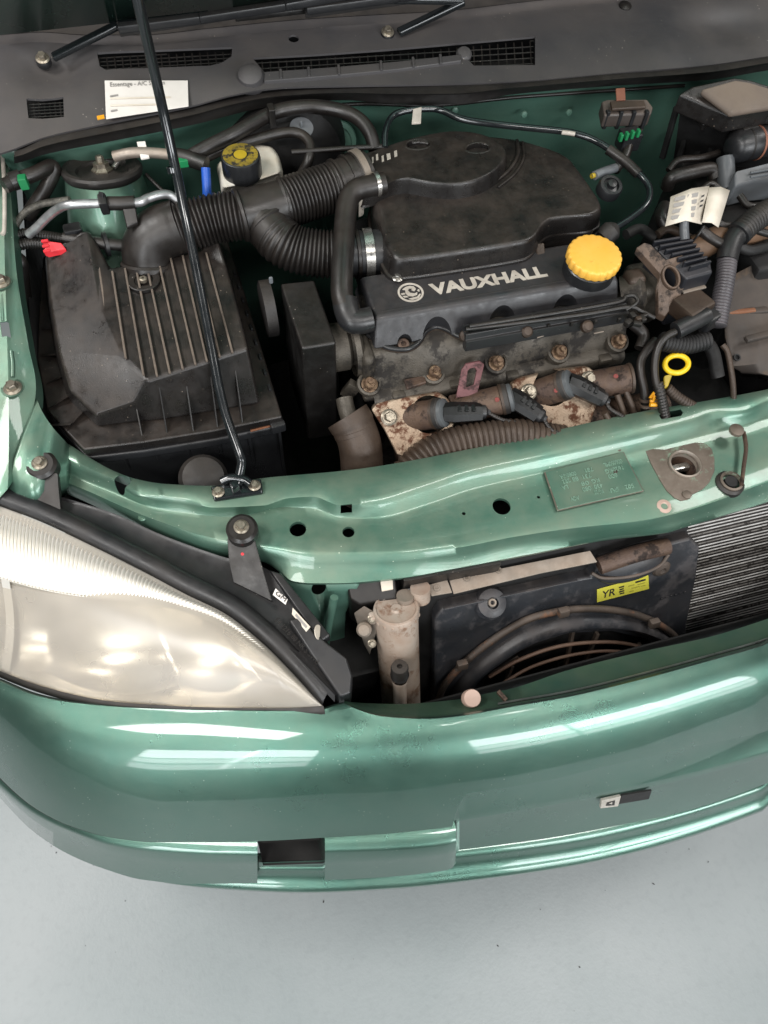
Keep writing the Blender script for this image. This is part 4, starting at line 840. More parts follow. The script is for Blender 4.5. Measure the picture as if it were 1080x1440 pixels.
clipb = box('rim_clip', Q(391, 600, ZR-.018), (.022, .012, .018), 'plastic_clean', airbox, rot=Quaternion((0, 0, 1), .1), bevel=.003)
bar('rim_strip', Q(352, 606, ZR-.017), Q(388, 597, ZR-.017), .003, .003, 'orange_dull', airbox)
for k in range(9):
    t = k/8; p = lp(Q(330, 384, ZR+.002), Q(379, 545, ZR+.002), t)
    box('rim_tooth', p, (.004, .011, .006), 'plastic_clean', airbox, rot=Quaternion((0, 0, 1), .05), bevel=.001)

# ================================================================== intake ducts
duct = corr('intake_duct', QL([(250, 321, .893), (300, 308, .898), (344, 302, .901)]), mm(32.5, 1.28), .0040, .0066, 'hose', car, sides=32)
tube('duct_elbow', QL([(214, 390, .832), (210, 370, .848), (209, 350, .867), (217, 335, .880), (233, 325, .888), (254, 318, .893)]), lambda t, s: mm(36, 1.24)*(1.03 if t < .1 else (1.0 if t < .9 else .99)), 'hose', duct, sides=28)
lathe('elbow_cuff', [(mm(37, 1.24), -.006), (mm(40, 1.24), -.003), (mm(40, 1.24), .003), (mm(37, 1.24), .006)], Q(211, 373, .846), Q(209, 352, .866) - Q(212, 378, .842), 'hose', duct, sides=32)
tube('duct_junction', QL([(337, 303, .901), (360, 297, .902), (385, 290, .904), (402, 285, .905)]), mm(31.5, 1.28), 'hose', duct, sides=30)
for px, py, px2, py2 in [(338, 303, 350, 300), (398, 286, 406, 284)]:
    a = Q(px, py, .903); b = Q(px2, py2, .9035); d_ = (b-a).normalized()
    lathe('junction_band', [(mm(31.5, 1.28), -.004), (mm(34, 1.28), -.002), (mm(35, 1.28), .002), (mm(32.5, 1.28), .004)], a, d_, 'hose', duct, sides=30)
corr('intake_hose', QL([(400, 286, .905), (430, 276, .906), (470, 263, .908), (472, 262, .908)]), mm(33, 1.3), .0040, .0062, 'hose', duct, sides=32)
tube('hose_cuff', QL([(464, 264, .908), (490, 254, .910), (503, 249, .911), (516, 244, .912)]), mm(31, 1.3), 'hose', duct, sides=30)
for a in ((474, 260), (490, 254), (500, 250)):
    p = Q(a[0], a[1], .909); lathe('cuff_band', [(mm(31, 1.3), -.003), (mm(34, 1.3), -.002), (mm(34, 1.3), .002), (mm(31, 1.3), .003)], p, Q(503, 249, .911) - Q(464, 264, .908), 'hose', duct, sides=30)
p = Q(506, 247, .911); lathe('cuff_clamp', [(mm(32, 1.3), -.006), (mm(34.5, 1.3), -.005), (mm(34.5, 1.3), .005), (mm(32, 1.3), .006)], p, Q(516, 244, .912) - Q(464, 264, .908), 'dusty_alu', duct, sides=30)
tube('branch_elbow', QL([(362, 292, .900), (372, 312, .892), (386, 330, .884), (402, 343, .878)]), mm(32, 1.25), 'hose', duct, sides=30)
p = Q(378, 318, .889); lathe('branch_band', [(mm(32, 1.25), -.003), (mm(34.5, 1.25), -.001), (mm(34.5, 1.25), .002), (mm(32, 1.25), .004)], p, Q(386, 330, .884) - Q(372, 312, .892), 'hose', duct, sides=30)
corr('branch_hose', QL([(384, 329, .885), (398, 342, .879), (420, 352, .872), (450, 357, .868), (478, 358, .867)]), mm(33.5, 1.22), .0042, .0066, 'hose', duct, sides=32)
tube('branch_spigot', QL([(470, 358, .867), (505, 357, .866), (540, 354, .866)]), mm(32, 1.22), 'plastic_clean', duct, sides=30)
a = Q(517, 356, .866); b = Q(540, 354, .866); d_ = (b-a).normalized(); R_ = mm(34.5, 1.22)
lathe('steel_clamp', [(R_-.002, -mm(6.5)), (R_, -mm(6.5)), (R_, mm(6.5)), (R_-.002, mm(6.5))], a, d_, 'steel', duct, sides=40)
lathe('spigot_band', [(R_*.97, -.003), (R_*.99, -.002), (R_*.99, .002), (R_*.97, .003)], a - d_*.016, d_, 'hose', duct, sides=32)

# ================================================================== resonator box over the engine
ro = [(521, 286), (547, 360), (566, 367), (739, 341), (754, 333), (765, 315), (778, 306), (835, 302), (849, 293), (846, 280), (822, 245), (798, 214), (728, 192), (650, 186), (575, 205), (530, 255)]
zr = .905
def chaikin(pts, n=2, r=.22):
    for _ in range(n):
        q = []
        for a_, b_ in zip(pts, pts[1:] + pts[:1]): q += [a_.lerp(b_, r), a_.lerp(b_, 1-r)]
        pts = q
    return pts
top = chaikin([Q(a, b, zr) for a, b in ro], 2, .2); cen = sum(top, V())/len(top)
sc = lambda k, dz: [V((cen.x + (p.x-cen.x)*k, cen.y + (p.y-cen.y)*k, p.z + dz)) for p in top]
bm = rings_bm([sc(.93, .0), sc(.955, -.0004), sc(.975, -.0022), sc(.99, -.0060), sc(1.0, -.012), sc(1.006, -.020), sc(1.012, -.030), sc(1.013, -.031), sc(1.03, -.032), sc(1.034, -.034), sc(1.034, -.040), sc(1.02, -.041), sc(1.02, -.046), sc(1.03, -.047), sc(1.03, -.052), sc(1.00, -.053), sc(.96, -.09)])
reson = wnorm(finish('intake_resonator', bm, 'lid', car, sharp=50))
reson['label'] = 'large dusty black plastic intake box on top of the engine'
so = [(492, 221), (530, 207), (573, 193), (628, 181), (670, 183), (700, 193), (715, 208), (714, 224), (698, 241), (672, 254), (640, 260), (605, 257), (566, 249), (519, 269), (506, 262)]
st_ = chaikin([Q(a, b, .930) for a, b in so], 2, .22); cs = sum(st_, V())/len(st_)
sc2 = lambda k, dz: [V((cs.x + (p.x-cs.x)*k, cs.y + (p.y-cs.y)*k, p.z + dz)) for p in st_]
bm = rings_bm([sc2(.92, 0), sc2(.95, -.0008), sc2(.975, -.0035), sc2(.995, -.009), sc2(1.01, -.018), sc2(1.03, -.026), sc2(1.05, -.029)], True, True)
snork = wnorm(finish('resonator_inlet', bm, 'lid', reson, sharp=0))
cut(snork, [cyl_cut(Q(588, 203, .930), .0115, .008, sx=1.6), cyl_cut(Q(672, 208, .930), .0115, .008, sx=1.7)])
snork.data.shade_smooth(); snork.data.set_sharp_from_angle(angle=math.radians(35)); wnorm(snork)
for px, py in ((588, 203), (672, 208)):
    rr = []
    for r, h in ((1.0, -.001), (1.12, .0015), (1.25, -.0005)):
        rr.append([Q(px, py, .930) + V((math.cos(t)*.0115*r*1.6, math.sin(t)*.0115*r, h)) for t in [2*math.pi*k/28 for k in range(28)]])
    finish('inlet_recess_rim', rings_bm(rr, False, False), 'lid', reson, sharp=0)
# raised groove curve between inlet and right half of the box
tube('box_ridge', [Q(a, b, .907) for a, b in [(560, 258), (600, 266), (650, 268), (690, 258), (715, 240), (728, 218), (727, 198)]], .0035, 'lid', reson, sides=8)
tube('box_ridge', [Q(a, b, .9065) for a, b in [(735, 200), (736, 222), (724, 244), (700, 264)]], .0025, 'lid', reson, sides=8)
prism('torn_label', [Q(a, b, .9085) for a, b in [(550, 257), (572, 252), (580, 255), (560, 262)]], .001, 'silver_print', reson, bevel=0)
prism('inlet_flange', [Q(a, b, .931) for a, b in [(489, 221), (499, 219), (513, 263), (505, 268)]], .05, 'silver_print', reson, bevel=.003)
for px, py, w in [(512, 228, 6), (530, 222, 3), (538, 224, 3), (546, 221, 5), (556, 217, 4), (524, 226, 2)]:
    quad_print('inlet_print', [Q(px-w*.5, py-4, .9302), Q(px+w*.5, py-5.5, .9302), Q(px+w*.7, py+3, .9302), Q(px-w*.3, py+4.5, .9302)], 'silver_print', reson, lift=.0004)
# breather hose
breath = tube('breather_hose', QL([(540, 258, .925), (520, 262, .925), (500, 268, .922), (489, 284, .915), (485, 315, .905), (483, 350, .898), (481, 385, .888), (481, 415, .878), (486, 432, .872)]), mm(15.5, 1.2), 'hose', car, sides=22)
tube('breather_elbow', QL([(485, 424, .873), (488, 438, .868), (494, 450, .862), (506, 452, .860), (522, 449, .860)]), mm(16.5, 1.15), 'plastic_clean', breath, sides=22)
p = Q(529, 259, .925); lathe('breather_clip', [(mm(16), -.003), (mm(17.5), -.003), (mm(17.5), .003), (mm(16), .003)], p, Q(545, 256, .925) - Q(522, 261, .925), 'steel', breath, sides=24)

# ================================================================== cylinder head and cam cover
zc = .868
cov = [(512, 405), (519, 446), (536, 446), (760, 414), (872, 392), (868, 366), (858, 358), (700, 380)]
A = Q(519, 447, zc); B = Q(872, 392, zc); yF = (A.y + B.y)/2; x0 = Q(514, 420, zc).x; x1 = B.x; yB = yF + .085
head_top = .822
cam_cover = None
bm = rings_bm([[V((x0+.006, yF+.004, zc)), V((x1-.004, yF+.004, zc)), V((x1-.004, yB, zc)), V((x0+.006, yB, zc))],
               [V((x0+.003, yF-.002, zc-.006)), V((x1, yF-.002, zc-.006)), V((x1, yB+.004, zc-.006)), V((x0+.003, yB+.004, zc-.006))],
               [V((x0-.002, yF-.020, head_top+.004)), V((x1+.004, yF-.020, head_top+.004)), V((x1+.004, yB+.015, head_top+.004)), V((x0-.002, yB+.015, head_top+.004))]])
bevel_bm(bm, .004, 3, 20)
cam_cover = finish('cam_cover', bm, 'plastic_cover', car, sharp=0)
cam_cover['label'] = 'charcoal plastic cam cover with silver maker name'
cuts = []
fx = lambda px: Q(px, float(np.interp(px, [519, 872], [447, 392])), zc).x
big = [613, 707, 798]; small = [566, 661, 752, 843]
for px in big: cuts.append(cyl_cut(V((fx(px), yF-.026, .846)), .023, .03, axis=(0, -.25, 1), sides=32, sx=1.0))
for px in small: cuts.append(cyl_cut(V((fx(px)+.0, yF-.021, .830)), .0115, .022, axis=(0, -.42, 1), sides=24))
cut(cam_cover, cuts); cam_cover.data.shade_smooth(); cam_cover.data.set_sharp_from_angle(angle=math.radians(30)); wnorm(cam_cover)
# wavy gasket edge
gp_ = [(517, 473), (530, 482), (544, 491), (568, 494), (583, 489), (592, 480), (599, 469), (613, 462), (628, 466), (642, 474), (656, 477)]
tube('cover_gasket', [Q(a, b, .823) for a, b in gp_], .0028, 'rust_dark', cam_cover, sides=8, n=6)
tube('cover_flange', [Q(a, b-2.5, .8265) for a, b in gp_], .0036, 'plastic_clean', cam_cover, sides=8, n=6)
lathe('cover_bolt_eye', [(.0085, -.004), (.0085, .004), (.0065, .005), (.0042, .005), (.004, .001), (.0001, .001)], Q(567, 485, .826), (0, -.35, 1), 'rust', cam_cover, sides=20)
bolt(Q(559, 391, .872), cam_cover, scale=.75, material='steel')
a = Q(536, 438, zc); b = Q(776, 402, zc)
bar('cover_groove', V((a.x, yF+.012, zc+.0002)), V((x1-.06, yF+.012, zc+.0002)), .0012, .0008, 'plastic', cam_cover)
# lettering and badge
lettering('maker_name', 'VAUXHALL', Q(608, 416, zc), Q(771, 389, zc), Q(601, 400.5, zc), 'silver_print', cam_cover, depth=.0006, bold=.045, lift=.0003)
bc = Q(577.5, 411.5, zc); ex = V((1, 0, 0)); ey = V((0, 1, 0)); Rb = mm(18.5, 1.2)
badge = lathe('badge_ring', [(Rb*.84, .0002), (Rb*.86, .0009), (Rb, .0009), (Rb*1.01, .0002)], bc, (0, 0, 1), 'silver_print', cam_cover, sides=40)
def blob(name, pts):
    prism(name, [bc + (ex*x + ey*y)*Rb + V((0, 0, .0009)) for x, y in pts], .0007, 'silver_print', cam_cover, bevel=0)
blob('badge_beast', [(-.55, .42), (-.25, .62), (.1, .68), (.4, .55), (.5, .25), (.3, .05), (.12, .2), (.18, .38), (-.02, .42), (-.15, .22), (-.05, -.05), (.25, -.18), (.5, -.1), (.42, -.35), (.05, -.45), (-.3, -.32), (-.42, -.02), (-.35, .3)])
blob('badge_beast', [(-.78, .02), (-.5, .06), (-.45, -.1), (-.75, -.12)]); blob('badge_beast', [(-.72, -.25), (-.42, -.3), (-.3, -.45), (-.62, -.42)])
blob('badge_beast', [(-.35, -.62), (.35, -.55), (.62, -.3), (.72, -.35), (.45, -.72), (-.1, -.8)])
blob('badge_beast', [(.55, .12), (.74, .2), (.7, -.05), (.58, -.02)])
# oil filler cap with scalloped edge
oc = Q(835, 362, .900); Ro = mm(39.5, 1.2)
def scal(r, h, a): return r*(1 - (.035*(0.5+0.5*math.cos(22*a))**2 if (h < .016 and r > Ro*.9) else 0))
lathe('oil_filler_neck', [(Ro*.95, -.03), (Ro*.95, -.012), (Ro*.9, -.010), (Ro*.8, -.008)], oc, (0, -.06, 1), 'plastic_clean', cam_cover, sides=40)
lathe('oil_filler_cap', [(Ro*.97, -.008), (Ro*1.0, -.006), (Ro*1.0, .003), (Ro*.985, .0058), (Ro*.95, .0072), (Ro*.88, .0078), (Ro*.3, .0082), (.0001, .0082)], oc, (0, -.06, 1), 'yellow', cam_cover, sides=176, rfun=scal, sharp=55)['label'] = 'yellow scalloped oil filler cap'
# cylinder head casting
hx0 = Q(508, 470, .815).x; hx1 = Q(882, 440, .815).x
hf = yF - .024
yl = Q(609, 560, .745).y
hd = grid('cylinder_head', [[V((x, yB+.01, .822)) for x in np.linspace(hx0, hx1, 40)], [V((x, hf+.004, .822)) for x in np.linspace(hx0, hx1, 40)], [V((x, hf-.002, .818)) for x in np.linspace(hx0, hx1, 40)],
    [V((x, hf-.006 - .006*max(0, math.cos((x-fx(609))/.0815*math.pi)), .80)) for x in np.linspace(hx0, hx1, 40)], [V((x, hf-.018 - .008*max(0, math.cos((x-fx(609))/.0815*math.pi)), .776)) for x in np.linspace(hx0, hx1, 40)], [V((x, yl+.020, .764)) for x in np.linspace(hx0, hx1, 40)], [V((x, yl+.004, .760)) for x in np.linspace(hx0, hx1, 40)], [V((x, yl, .752)) for x in np.linspace(hx0, hx1, 40)], [V((x, yl+.003, .738)) for x in np.linspace(hx0, hx1, 40)], [V((x, yl+.02, .732)) for x in np.linspace(hx0, hx1, 40)], [V((x, yl+.03, .45)) for x in np.linspace(hx0, hx1, 40)]], 'head', car, sharp=50, flip=True)
hd['label'] = 'grimy cast metal cylinder head below the cam cover'
box('head_end', V((hx0-.002, (yl+yB)/2+.02, .79)), (.02, (yB-yl)*.92, .075), 'head', hd, bevel=.012, seg=4)
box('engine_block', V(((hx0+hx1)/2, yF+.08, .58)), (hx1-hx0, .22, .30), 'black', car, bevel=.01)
SH_ = shared('head_stud', stud_bm, 'bolt_rusty')
for px, py in [(519, 533), (609, 517), (697, 503), (785, 488), (868, 473)]:
    c = Q(px, py+7, .777)
    lathe('stud_seat', [(.019, -.004), (.018, .003), (.0145, .004), (.0145, -.001), (.0001, -.001)], c, (0, -.45, 1), 'head', hd, sides=26)
    inst('head_stud', SH_, c + V((0, -.002, .001)), hd, (0, -.45, 1), 1.0)
prism('casting_pad', [Q(a, b, .778) for a, b in [(568, 533), (597, 527), (600, 537), (572, 546)]], .006, 'rust', hd, bevel=.002)
for px, py in [(520, 556), (560, 556), (640, 540), (720, 528), (850, 505)]:
    box('head_ledge_lug', Q(px, py, .757), (.022, .016, .012), 'head', hd, bevel=.004)
# lifting eye
le = prism('lifting_eye', QL([(641, 560, .762), (649, 520, .786), (655, 512, .792), (674, 508, .796), (681, 513, .794), (671, 555, .764)]), (.001, .003, -.001), 'pink_paint', hd, bevel=.0008)
cut(le, [prism_cut(QL([(655, 545, .771), (657, 522, .785), (661, 518, .788), (667, 517, .788), (670, 521, .786), (666, 541, .773)]), (.0, -.012, .02))])
le.data.shade_smooth(); le.data.set_sharp_from_angle(angle=math.radians(35))

# ignition lead carrier along the cover front
ra_ = Q(650, 468, .838); rb_ = Q(884, 437, .838); yr = (ra_.y+rb_.y)/2
car_rail = rings('lead_carrier', [[V((x, yr+.012, .842)), V((x, yr+.012, .850)), V((x, yr+.006, .852)), V((x, yr+.004, .843)), V((x, yr-.002, .843)), V((x, yr-.003, .847)), V((x, yr-.006, .847)), V((x, yr-.008, .838)), V((x, yr-.012, .838)), V((x, yr-.014, .820)), V((x, yr-.004, .818))] for x in (ra_.x, lp(ra_, rb_, .5).x, rb_.x)], 'plastic_clean', car, bevel=.0008)
for px, py in [(655, 472), (741, 466), (826, 459)]:
    lathe('carrier_stud', [(.009, -.006), (.009, .002), (.006, .005), (.0001, .006)], Q(px, py, .836), (0, -.6, .8), 'rust_dark', car_rail, sides=16)
for k in range(7):
    px = 672 + k*33; py = 467.5 - k*2.9
    box('carrier_notch', Q(px, py, .838), (.005, .004, .008), 'plastic', car_rail, bevel=.001)
for px, py, w in [(674, 481, 13), (730, 474, 22), (842, 468, 14), (760, 474, 10)]:
    a = Q(px-w/2, py+1, .823); b = Q(px+w/2, py-2, .823); bar('carrier_edge', a, b, .002, .0016, 'dusty_alu', car_rail)
box('carrier_tag', Q(699, 471, .8345), (.0058, .003, .011), 'paper', car_rail, rot=Quaternion((1, 0, 0), -.5), bevel=.0015)
tube('carrier_wire', QL([(660, 459, .856), (740, 447, .857), (820, 434, .858), (872, 424, .858), (880, 417, .86), (892, 416, .86), (896, 425, .857), (880, 436, .85)]), .0030, 'plastic', car_rail, sides=8)
tube('carrier_wire', QL([(655, 463, .851), (740, 453, .852), (830, 441, .852), (884, 432, .852), (902, 438, .848), (920, 447, .84)]), .0034, 'plastic', car_rail, sides=8)
for k in range(9):
    box('carrier_plug', Q(888+random.uniform(-8, 28), 449+random.uniform(-9, 10), .845+random.uniform(-.008, .004)), (random.uniform(.008, .02), random.uniform(.006, .012), random.uniform(.006, .012)), random.choice(['plastic', 'plastic', 'rust_dark']), car_rail, rot=Quaternion((0, 0, 1), random.uniform(-.6, .6)), bevel=.002)

# ================================================================== timing cover, pulley, coolant elbow
tc = prism('timing_cover', [Q(394, 398, .858), Q(442, 393, .858), Q(473, 482, .858), Q(424, 490, .858)], .22, 'plastic', car, bevel=.004)
tcf = [Q(424, 490, .858), Q(473, 482, .858)]
lathe('belt_pulley', [(.042, -.008), (.042, .008), (.036, .010), (.02, .010), (.0001, .010)], Q(389, 425, .835) + V((-.012, .01, -.02)), (-1, 0, 0), 'rubber', tc, sides=36, rfun=lambda r, h, a: r*(1+(.02*math.cos(30*a) if r > .04 else 0)))
box('pulley_tab', Q(381, 394, .868), (.006, .004, .012), 'grey_block', tc)
lathe('cam_bearing', [(.036, 0), (.036, .03), (.030, .036), (.030, .05)], V((hx0-.055, yF+.02, .80)), (1, 0, 0), 'head', hd, sides=30)
lathe('bearing_flange', [(.044, 0), (.046, .008), (.040, .012)], V((hx0-.018, yF+.015, .80)), (1, 0, 0), 'head', hd, sides=30)
elbow = tube('coolant_elbow', QL([(488, 585, .745), (497, 600, .735), (506, 625, .715), (509, 660, .68), (508, 700, .63)]), lambda t, s: mm(30, 1.15)*(1.04 if t < .12 else 1.0), 'rust_dark', car, sides=28)
tube('elbow_spout', QL([(484, 560, .762), (487, 574, .755), (491, 588, .747)]), mm(12, 1.13), 'head', elbow, sides=18)
lathe('elbow_clamp', [(mm(30.5), -.004), (mm(32), -.003), (mm(32), .003), (mm(30.5), .004)], Q(499, 606, .731), Q(506, 625, .715) - Q(494, 592, .741), 'rust_dark', elbow, sides=28)
bar('block_strut', Q(487, 555, .74), Q(500, 540, .77), .012, .02, 'head', hd)

# ================================================================== heat shields, plug tubes, leads
def shield(pts, holes, bolts_):
    q = QL(pts); o = prism('heat_shield', q, (.002, .012, -.010), 'rust_shield', car, bevel=.003)
    for h in holes:
        c = Q(*h); cut(o, [cyl_cut(c, mm(27, 1.12), .03, axis=(-.05, -.65, .75), sides=28)])
    o.data.shade_smooth(); o.data.set_sharp_from_angle(angle=math.radians(32)); wnorm(o)
    for b in bolts_: bolt(Q(*b), o, (0, -.5, .85), 1.15, 'bolt')
    return o
sh1 = shield([(522, 577, .752), (530, 567, .757), (560, 560, .760), (617, 552, .762), (632, 563, .757), (640, 590, .742), (632, 625, .722), (590, 650, .706), (558, 640, .706), (540, 604, .733)], [(604, 583, .745)], [(547, 587, .750)])
sh1['label'] = 'pale rusty heat shield beside the coolant elbow'
sh2 = shield([(719, 541, .757), (728, 533, .761), (780, 521, .765), (828, 516, .767), (838, 524, .763), (845, 545, .752), (838, 575, .735), (828, 605, .715), (780, 612, .712), (748, 588, .728), (730, 570, .740)], [(776, 545, .753)], [(744, 551, .757), (828, 533, .762)])
sh2['label'] = 'heavily rusted heat shield in front of the oil filler cap'
bar('exhaust_flange', Q(632, 565, .745), Q(725, 548, .745), .02, .012, 'rust', car, bevel=.004)
manifold = tube('exhaust_manifold', QL([(560, 650, .67), (640, 630, .68), (740, 612, .685), (850, 590, .69), (930, 575, .69)]), .032, 'rust', car, sides=18)
def plug(a, b, lead, tip, mark=None):
    a = Q(*a); b = Q(*b); d = (b-a).normalized()
    t = tube('plug_tube', [a - d*.03, a, b], mm(21, 1.13), 'rust', car, sides=24, smoothpath=False)
    lathe('tube_lip', [(mm(21, 1.13), -.003), (mm(22.5, 1.13), -.002), (mm(22.5, 1.13), .002), (mm(18, 1.13), .002)], b, d, 'rust_dark', t, sides=24)
    if tip is None:
        lathe('tube_bore', [(mm(18, 1.13), .001), (mm(17, 1.13), -.03), (.0001, -.03)], b, d, 'black', t, sides=24)
    else:
        lathe('boot_seal', [(mm(19, 1.13), -.004), (mm(22, 1.13), .0), (mm(22, 1.13), .008), (mm(19, 1.13), .011)], b, d, 'rubber', t, sides=24)
        lathe('boot_ring', [(mm(20, 1.13), .009), (mm(20, 1.13), .015), (mm(17, 1.13), .017), (mm(10, 1.13), .018)], b, d, 'grey_ring', t, sides=24)
        e = b + d*.016; tp = Q(*tip); u = (tp-e).normalized()
        tube('plug_boot', [e - u*.006, e + u*.01, e.lerp(tp, .55), tp], lambda s, _: mm(17.5, 1.13)*(.8 if s < .08 else (1 - .18*s)), 'boot', t, sides=8, smoothpath=False, sharp=30, flat=.8)
        for k in range(3):
            p = e.lerp(tp, .35 + k*.2); box('boot_ridge', p + V((0, -.002, mm(12))), (.006, .012, .003), 'boot', t, rot=u.to_track_quat('X', 'Z'), bevel=.001)
        lathe('boot_tail', [(mm(11), -.004), (mm(11), .006), (mm(6), .010), (mm(5), .014)], tp, u, 'plastic_clean', t, sides=14)
        corr('plug_lead', [tp + u*.008] + QL(lead), .0036, .0006, .004, 'hose', t, sides=8)
    if mark:
        c = Q(*mark); n_ = (EYE - c).normalized(); lathe('red_dab', [(.0038, -.001), (.0034, .0005), (.0001, .0007)], c, n_, 'red_mark', t, sides=10)
    return t
plug((590, 585, .738), (613, 582, .752), [(705, 590, .752), (725, 594, .748), (745, 600, .74), (762, 609, .735), (790, 625, .70)], (676, 579, .756))
plug((670, 571, .745), (706, 562, .757), [(775, 604, .745), (795, 614, .735), (815, 630, .70)], (757, 583, .752), (699, 562, .777))
plug((772, 549, .748), (790, 543, .762), [(858, 575, .752), (876, 586, .742), (895, 600, .71)], (845, 560, .758), (782, 549, .772))
plug((840, 540, .748), (886, 532, .758), None, None, (866, 529, .778))
lo = corr('heat_riser_hose', QL([(560, 690, .69), (576, 664, .705), (602, 641, .718), (642, 624, .728), (690, 616, .730), (735, 614, .728), (790, 622, .715)]), mm(26, 1.1), .0032, .0086, 'rust_dark', car, sides=24)

# ================================================================== cooling pack: condenser, fan shroud, receiver drier
FS = .35; FN = V((0, -1, FS)).normalized()
def F(px, py, off=0.0): return Qn(px, py, V((0, .30, .62)) + FN*off, FN)
FD = V((0, FS, 1)).normalized()                      # up along the cooling pack
core_top = F(1000, 745, -.035)
cond = rings('condenser', [[V((-.285, .347, .662)), V((.74, .347, .662)), V((.74, .347, .662)) - FD*.45, V((-.285, .347, .662)) - FD*.45], [V((-.285, .347, .662)) - FN*.03, V((.74, .347, .662)) - FN*.03, V((.74, .347, .662)) - FN*.03 - FD*.45, V((-.285, .347, .662)) - FN*.03 - FD*.45]], 'fin_dark', car, bevel=0)
cond['label'] = 'finned condenser core behind the fan shroud'
cb = V((0, .347, .655)) + FN*.001
def fin_bm():
    bm = bmesh.new(); return rings_bm([[V((-.51, a, b)) for a, b in ((.0026, .0), (0, .0030), (-.0026, 0), (0, -.0030))], [V((.51, a, b)) for a, b in ((.0026, .0), (0, .0030), (-.0026, 0), (0, -.0030))]])
ft_me = shared('condenser_tube', fin_bm, 'fin_tube')
ft_mb = shared('condenser_tube_dull', fin_bm, 'fin_tube_b')
for k in range(46):
    c = cb - FD*(.004 + k*.0077) + V((.2275, 0, 0))
    o = inst('condenser_tube', ft_me if random.random() < .62 else ft_mb, c, cond); o.rotation_mode = 'XYZ'; o.rotation_euler = (-math.atan(FS), 0, 0)
rings('core_baffle', [[V((-.268, .336, .668)), V((.175, .336, .668)), V((.175, .336, .668)) - FD*.40, V((-.268, .336, .668)) - FD*.40], [V((-.268, .340, .668)), V((.175, .340, .668)), V((.175, .340, .668)) - FD*.40, V((-.268, .340, .668)) - FD*.40]], 'black', cond, bevel=0)  # plain black panel covering the left part of the condenser fins
# folded fins between the tubes: one sheet of fine zigzag per gap is far below what the photo resolves
hdr = tube('condenser_header', [V((-.292, .318, .668)) , V((-.292, .318, .668)) - FD*.42], .0125, 'dusty_alu', cond, sides=20, smoothpath=False)
a = Q(591, 829, .668)
tube('header_cap', [a + FD*.004, a - FD*.02], .0145, 'drier', cond, sides=22, smoothpath=False)
rail_t = prism('condenser_rail', QL([(632, 816, .660), (700, 800, .660), (830, 774, .660), (840, 790, .654), (760, 806, .654), (638, 835, .654)]), .003, 'dusty_alu', cond, bevel=.001)
prism('rail_end', QL([(599, 823, .662), (629, 815, .662), (636, 833, .657), (607, 838, .657)]), .003, 'dusty_alu', cond, bevel=.001)
for px, py in [(656, 813), (701, 802), (614, 827)]:
    lathe('rail_rivet', [(.0052, 0), (.0048, .002), (.0025, .002), (.002, .0006), (.0001, .0006)], Q(px, py, .6595), (0, -.1, 1), 'dusty_alu', cond, sides=16)
# shroud
sp = [(612, 870), (622, 856), (650, 850), (740, 832), (814, 815), (832, 812), (846, 792), (900, 775), (945, 764), (972, 757), (985, 770), (980, 812), (966, 880), (966, 960), (610, 1010)]
shroud = prism('fan_shroud', [F(a, b) for a, b in sp], FN*(-.03), 'shroud', car, bevel=.005)
shroud['label'] = 'dusty black fan shroud with a yellow sticker'
op = [(668, 985), (690, 940), (740, 908), (800, 890), (860, 887), (908, 898), (938, 918), (945, 985)]
cut(shroud, [prism_cut([F(a, b) for a, b in op], FN*.06)])
shroud.data.shade_smooth(); shroud.data.set_sharp_from_angle(angle=math.radians(32)); wnorm(shroud)
prism('fan_well', [F(a, b, -.032) for a, b in [(640, 1000), (660, 930), (740, 895), (860, 875), (960, 890), (965, 1000)]], FN*(-.004), 'black', shroud, bevel=0)
ring_o = [(616, 985), (626, 962), (652, 933), (690, 902), (740, 872), (790, 859), (840, 856), (890, 863), (930, 880), (955, 903), (966, 940)]
ring_i = [(648, 985), (664, 950), (695, 922), (742, 893), (800, 876), (860, 873), (908, 884), (940, 904), (955, 940)]
tube('fan_ring', [F(a, b, .010) for a, b in ring_o], .006, 'shroud_brown', shroud, sides=12)
rr = []
oo = cr([F(a, b, 0) for a, b in ring_o], 8); ii = cr([F(a, b, 0) for a, b in ring_i], 8)
oo = [at(oo, k/80) for k in range(81)]; ii = [at(ii, k/80) for k in range(81)]
grid('fan_ring_wall', [[p + FN*.004 for p in oo], [o_.lerp(i_, .3) + FN*.006 for o_, i_ in zip(oo, ii)], [o_.lerp(i_, .38) + FN*.020 for o_, i_ in zip(oo, ii)], [o_.lerp(i_, .7) + FN*.024 for o_, i_ in zip(oo, ii)], [i_ + FN*.020 for i_ in ii], [i_ + FN*-.01 for i_ in ii]], 'shroud', shroud, sharp=60)
for arc, w in [([(688, 952), (730, 928), (790, 908), (860, 903), (908, 912), (938, 928)], 5), ([(705, 962), (750, 937), (810, 920), (870, 916), (925, 930)], 4.5), ([(720, 970), (765, 947), (825, 931), (880, 927), (918, 936)], 4.5), ([(738, 976), (785, 956), (840, 943), (890, 940)], 4.5), ([(760, 982), (805, 966), (855, 955), (895, 954)], 4.5), ([(785, 988), (830, 976), (880, 968)], 4)]:
    tube('fan_guard_bar', [F(a, b, .016) for a, b in arc], mm(w*.62, 1.15), 'rust_brown_bar', shroud, sides=8)
bm_sp = [((690, 950), (730, 925)), ((806, 884), (790, 960)), ((840, 890), (800, 985)), ((720, 935), (700, 985)), ((900, 905), (860, 985)), ((930, 900), (890, 970))]
for a, b in bm_sp: bar('fan_guard_spoke', F(*a, .009), F(*b, .009), .006, .008, 'shroud_brown', shroud, up=tuple(FN))
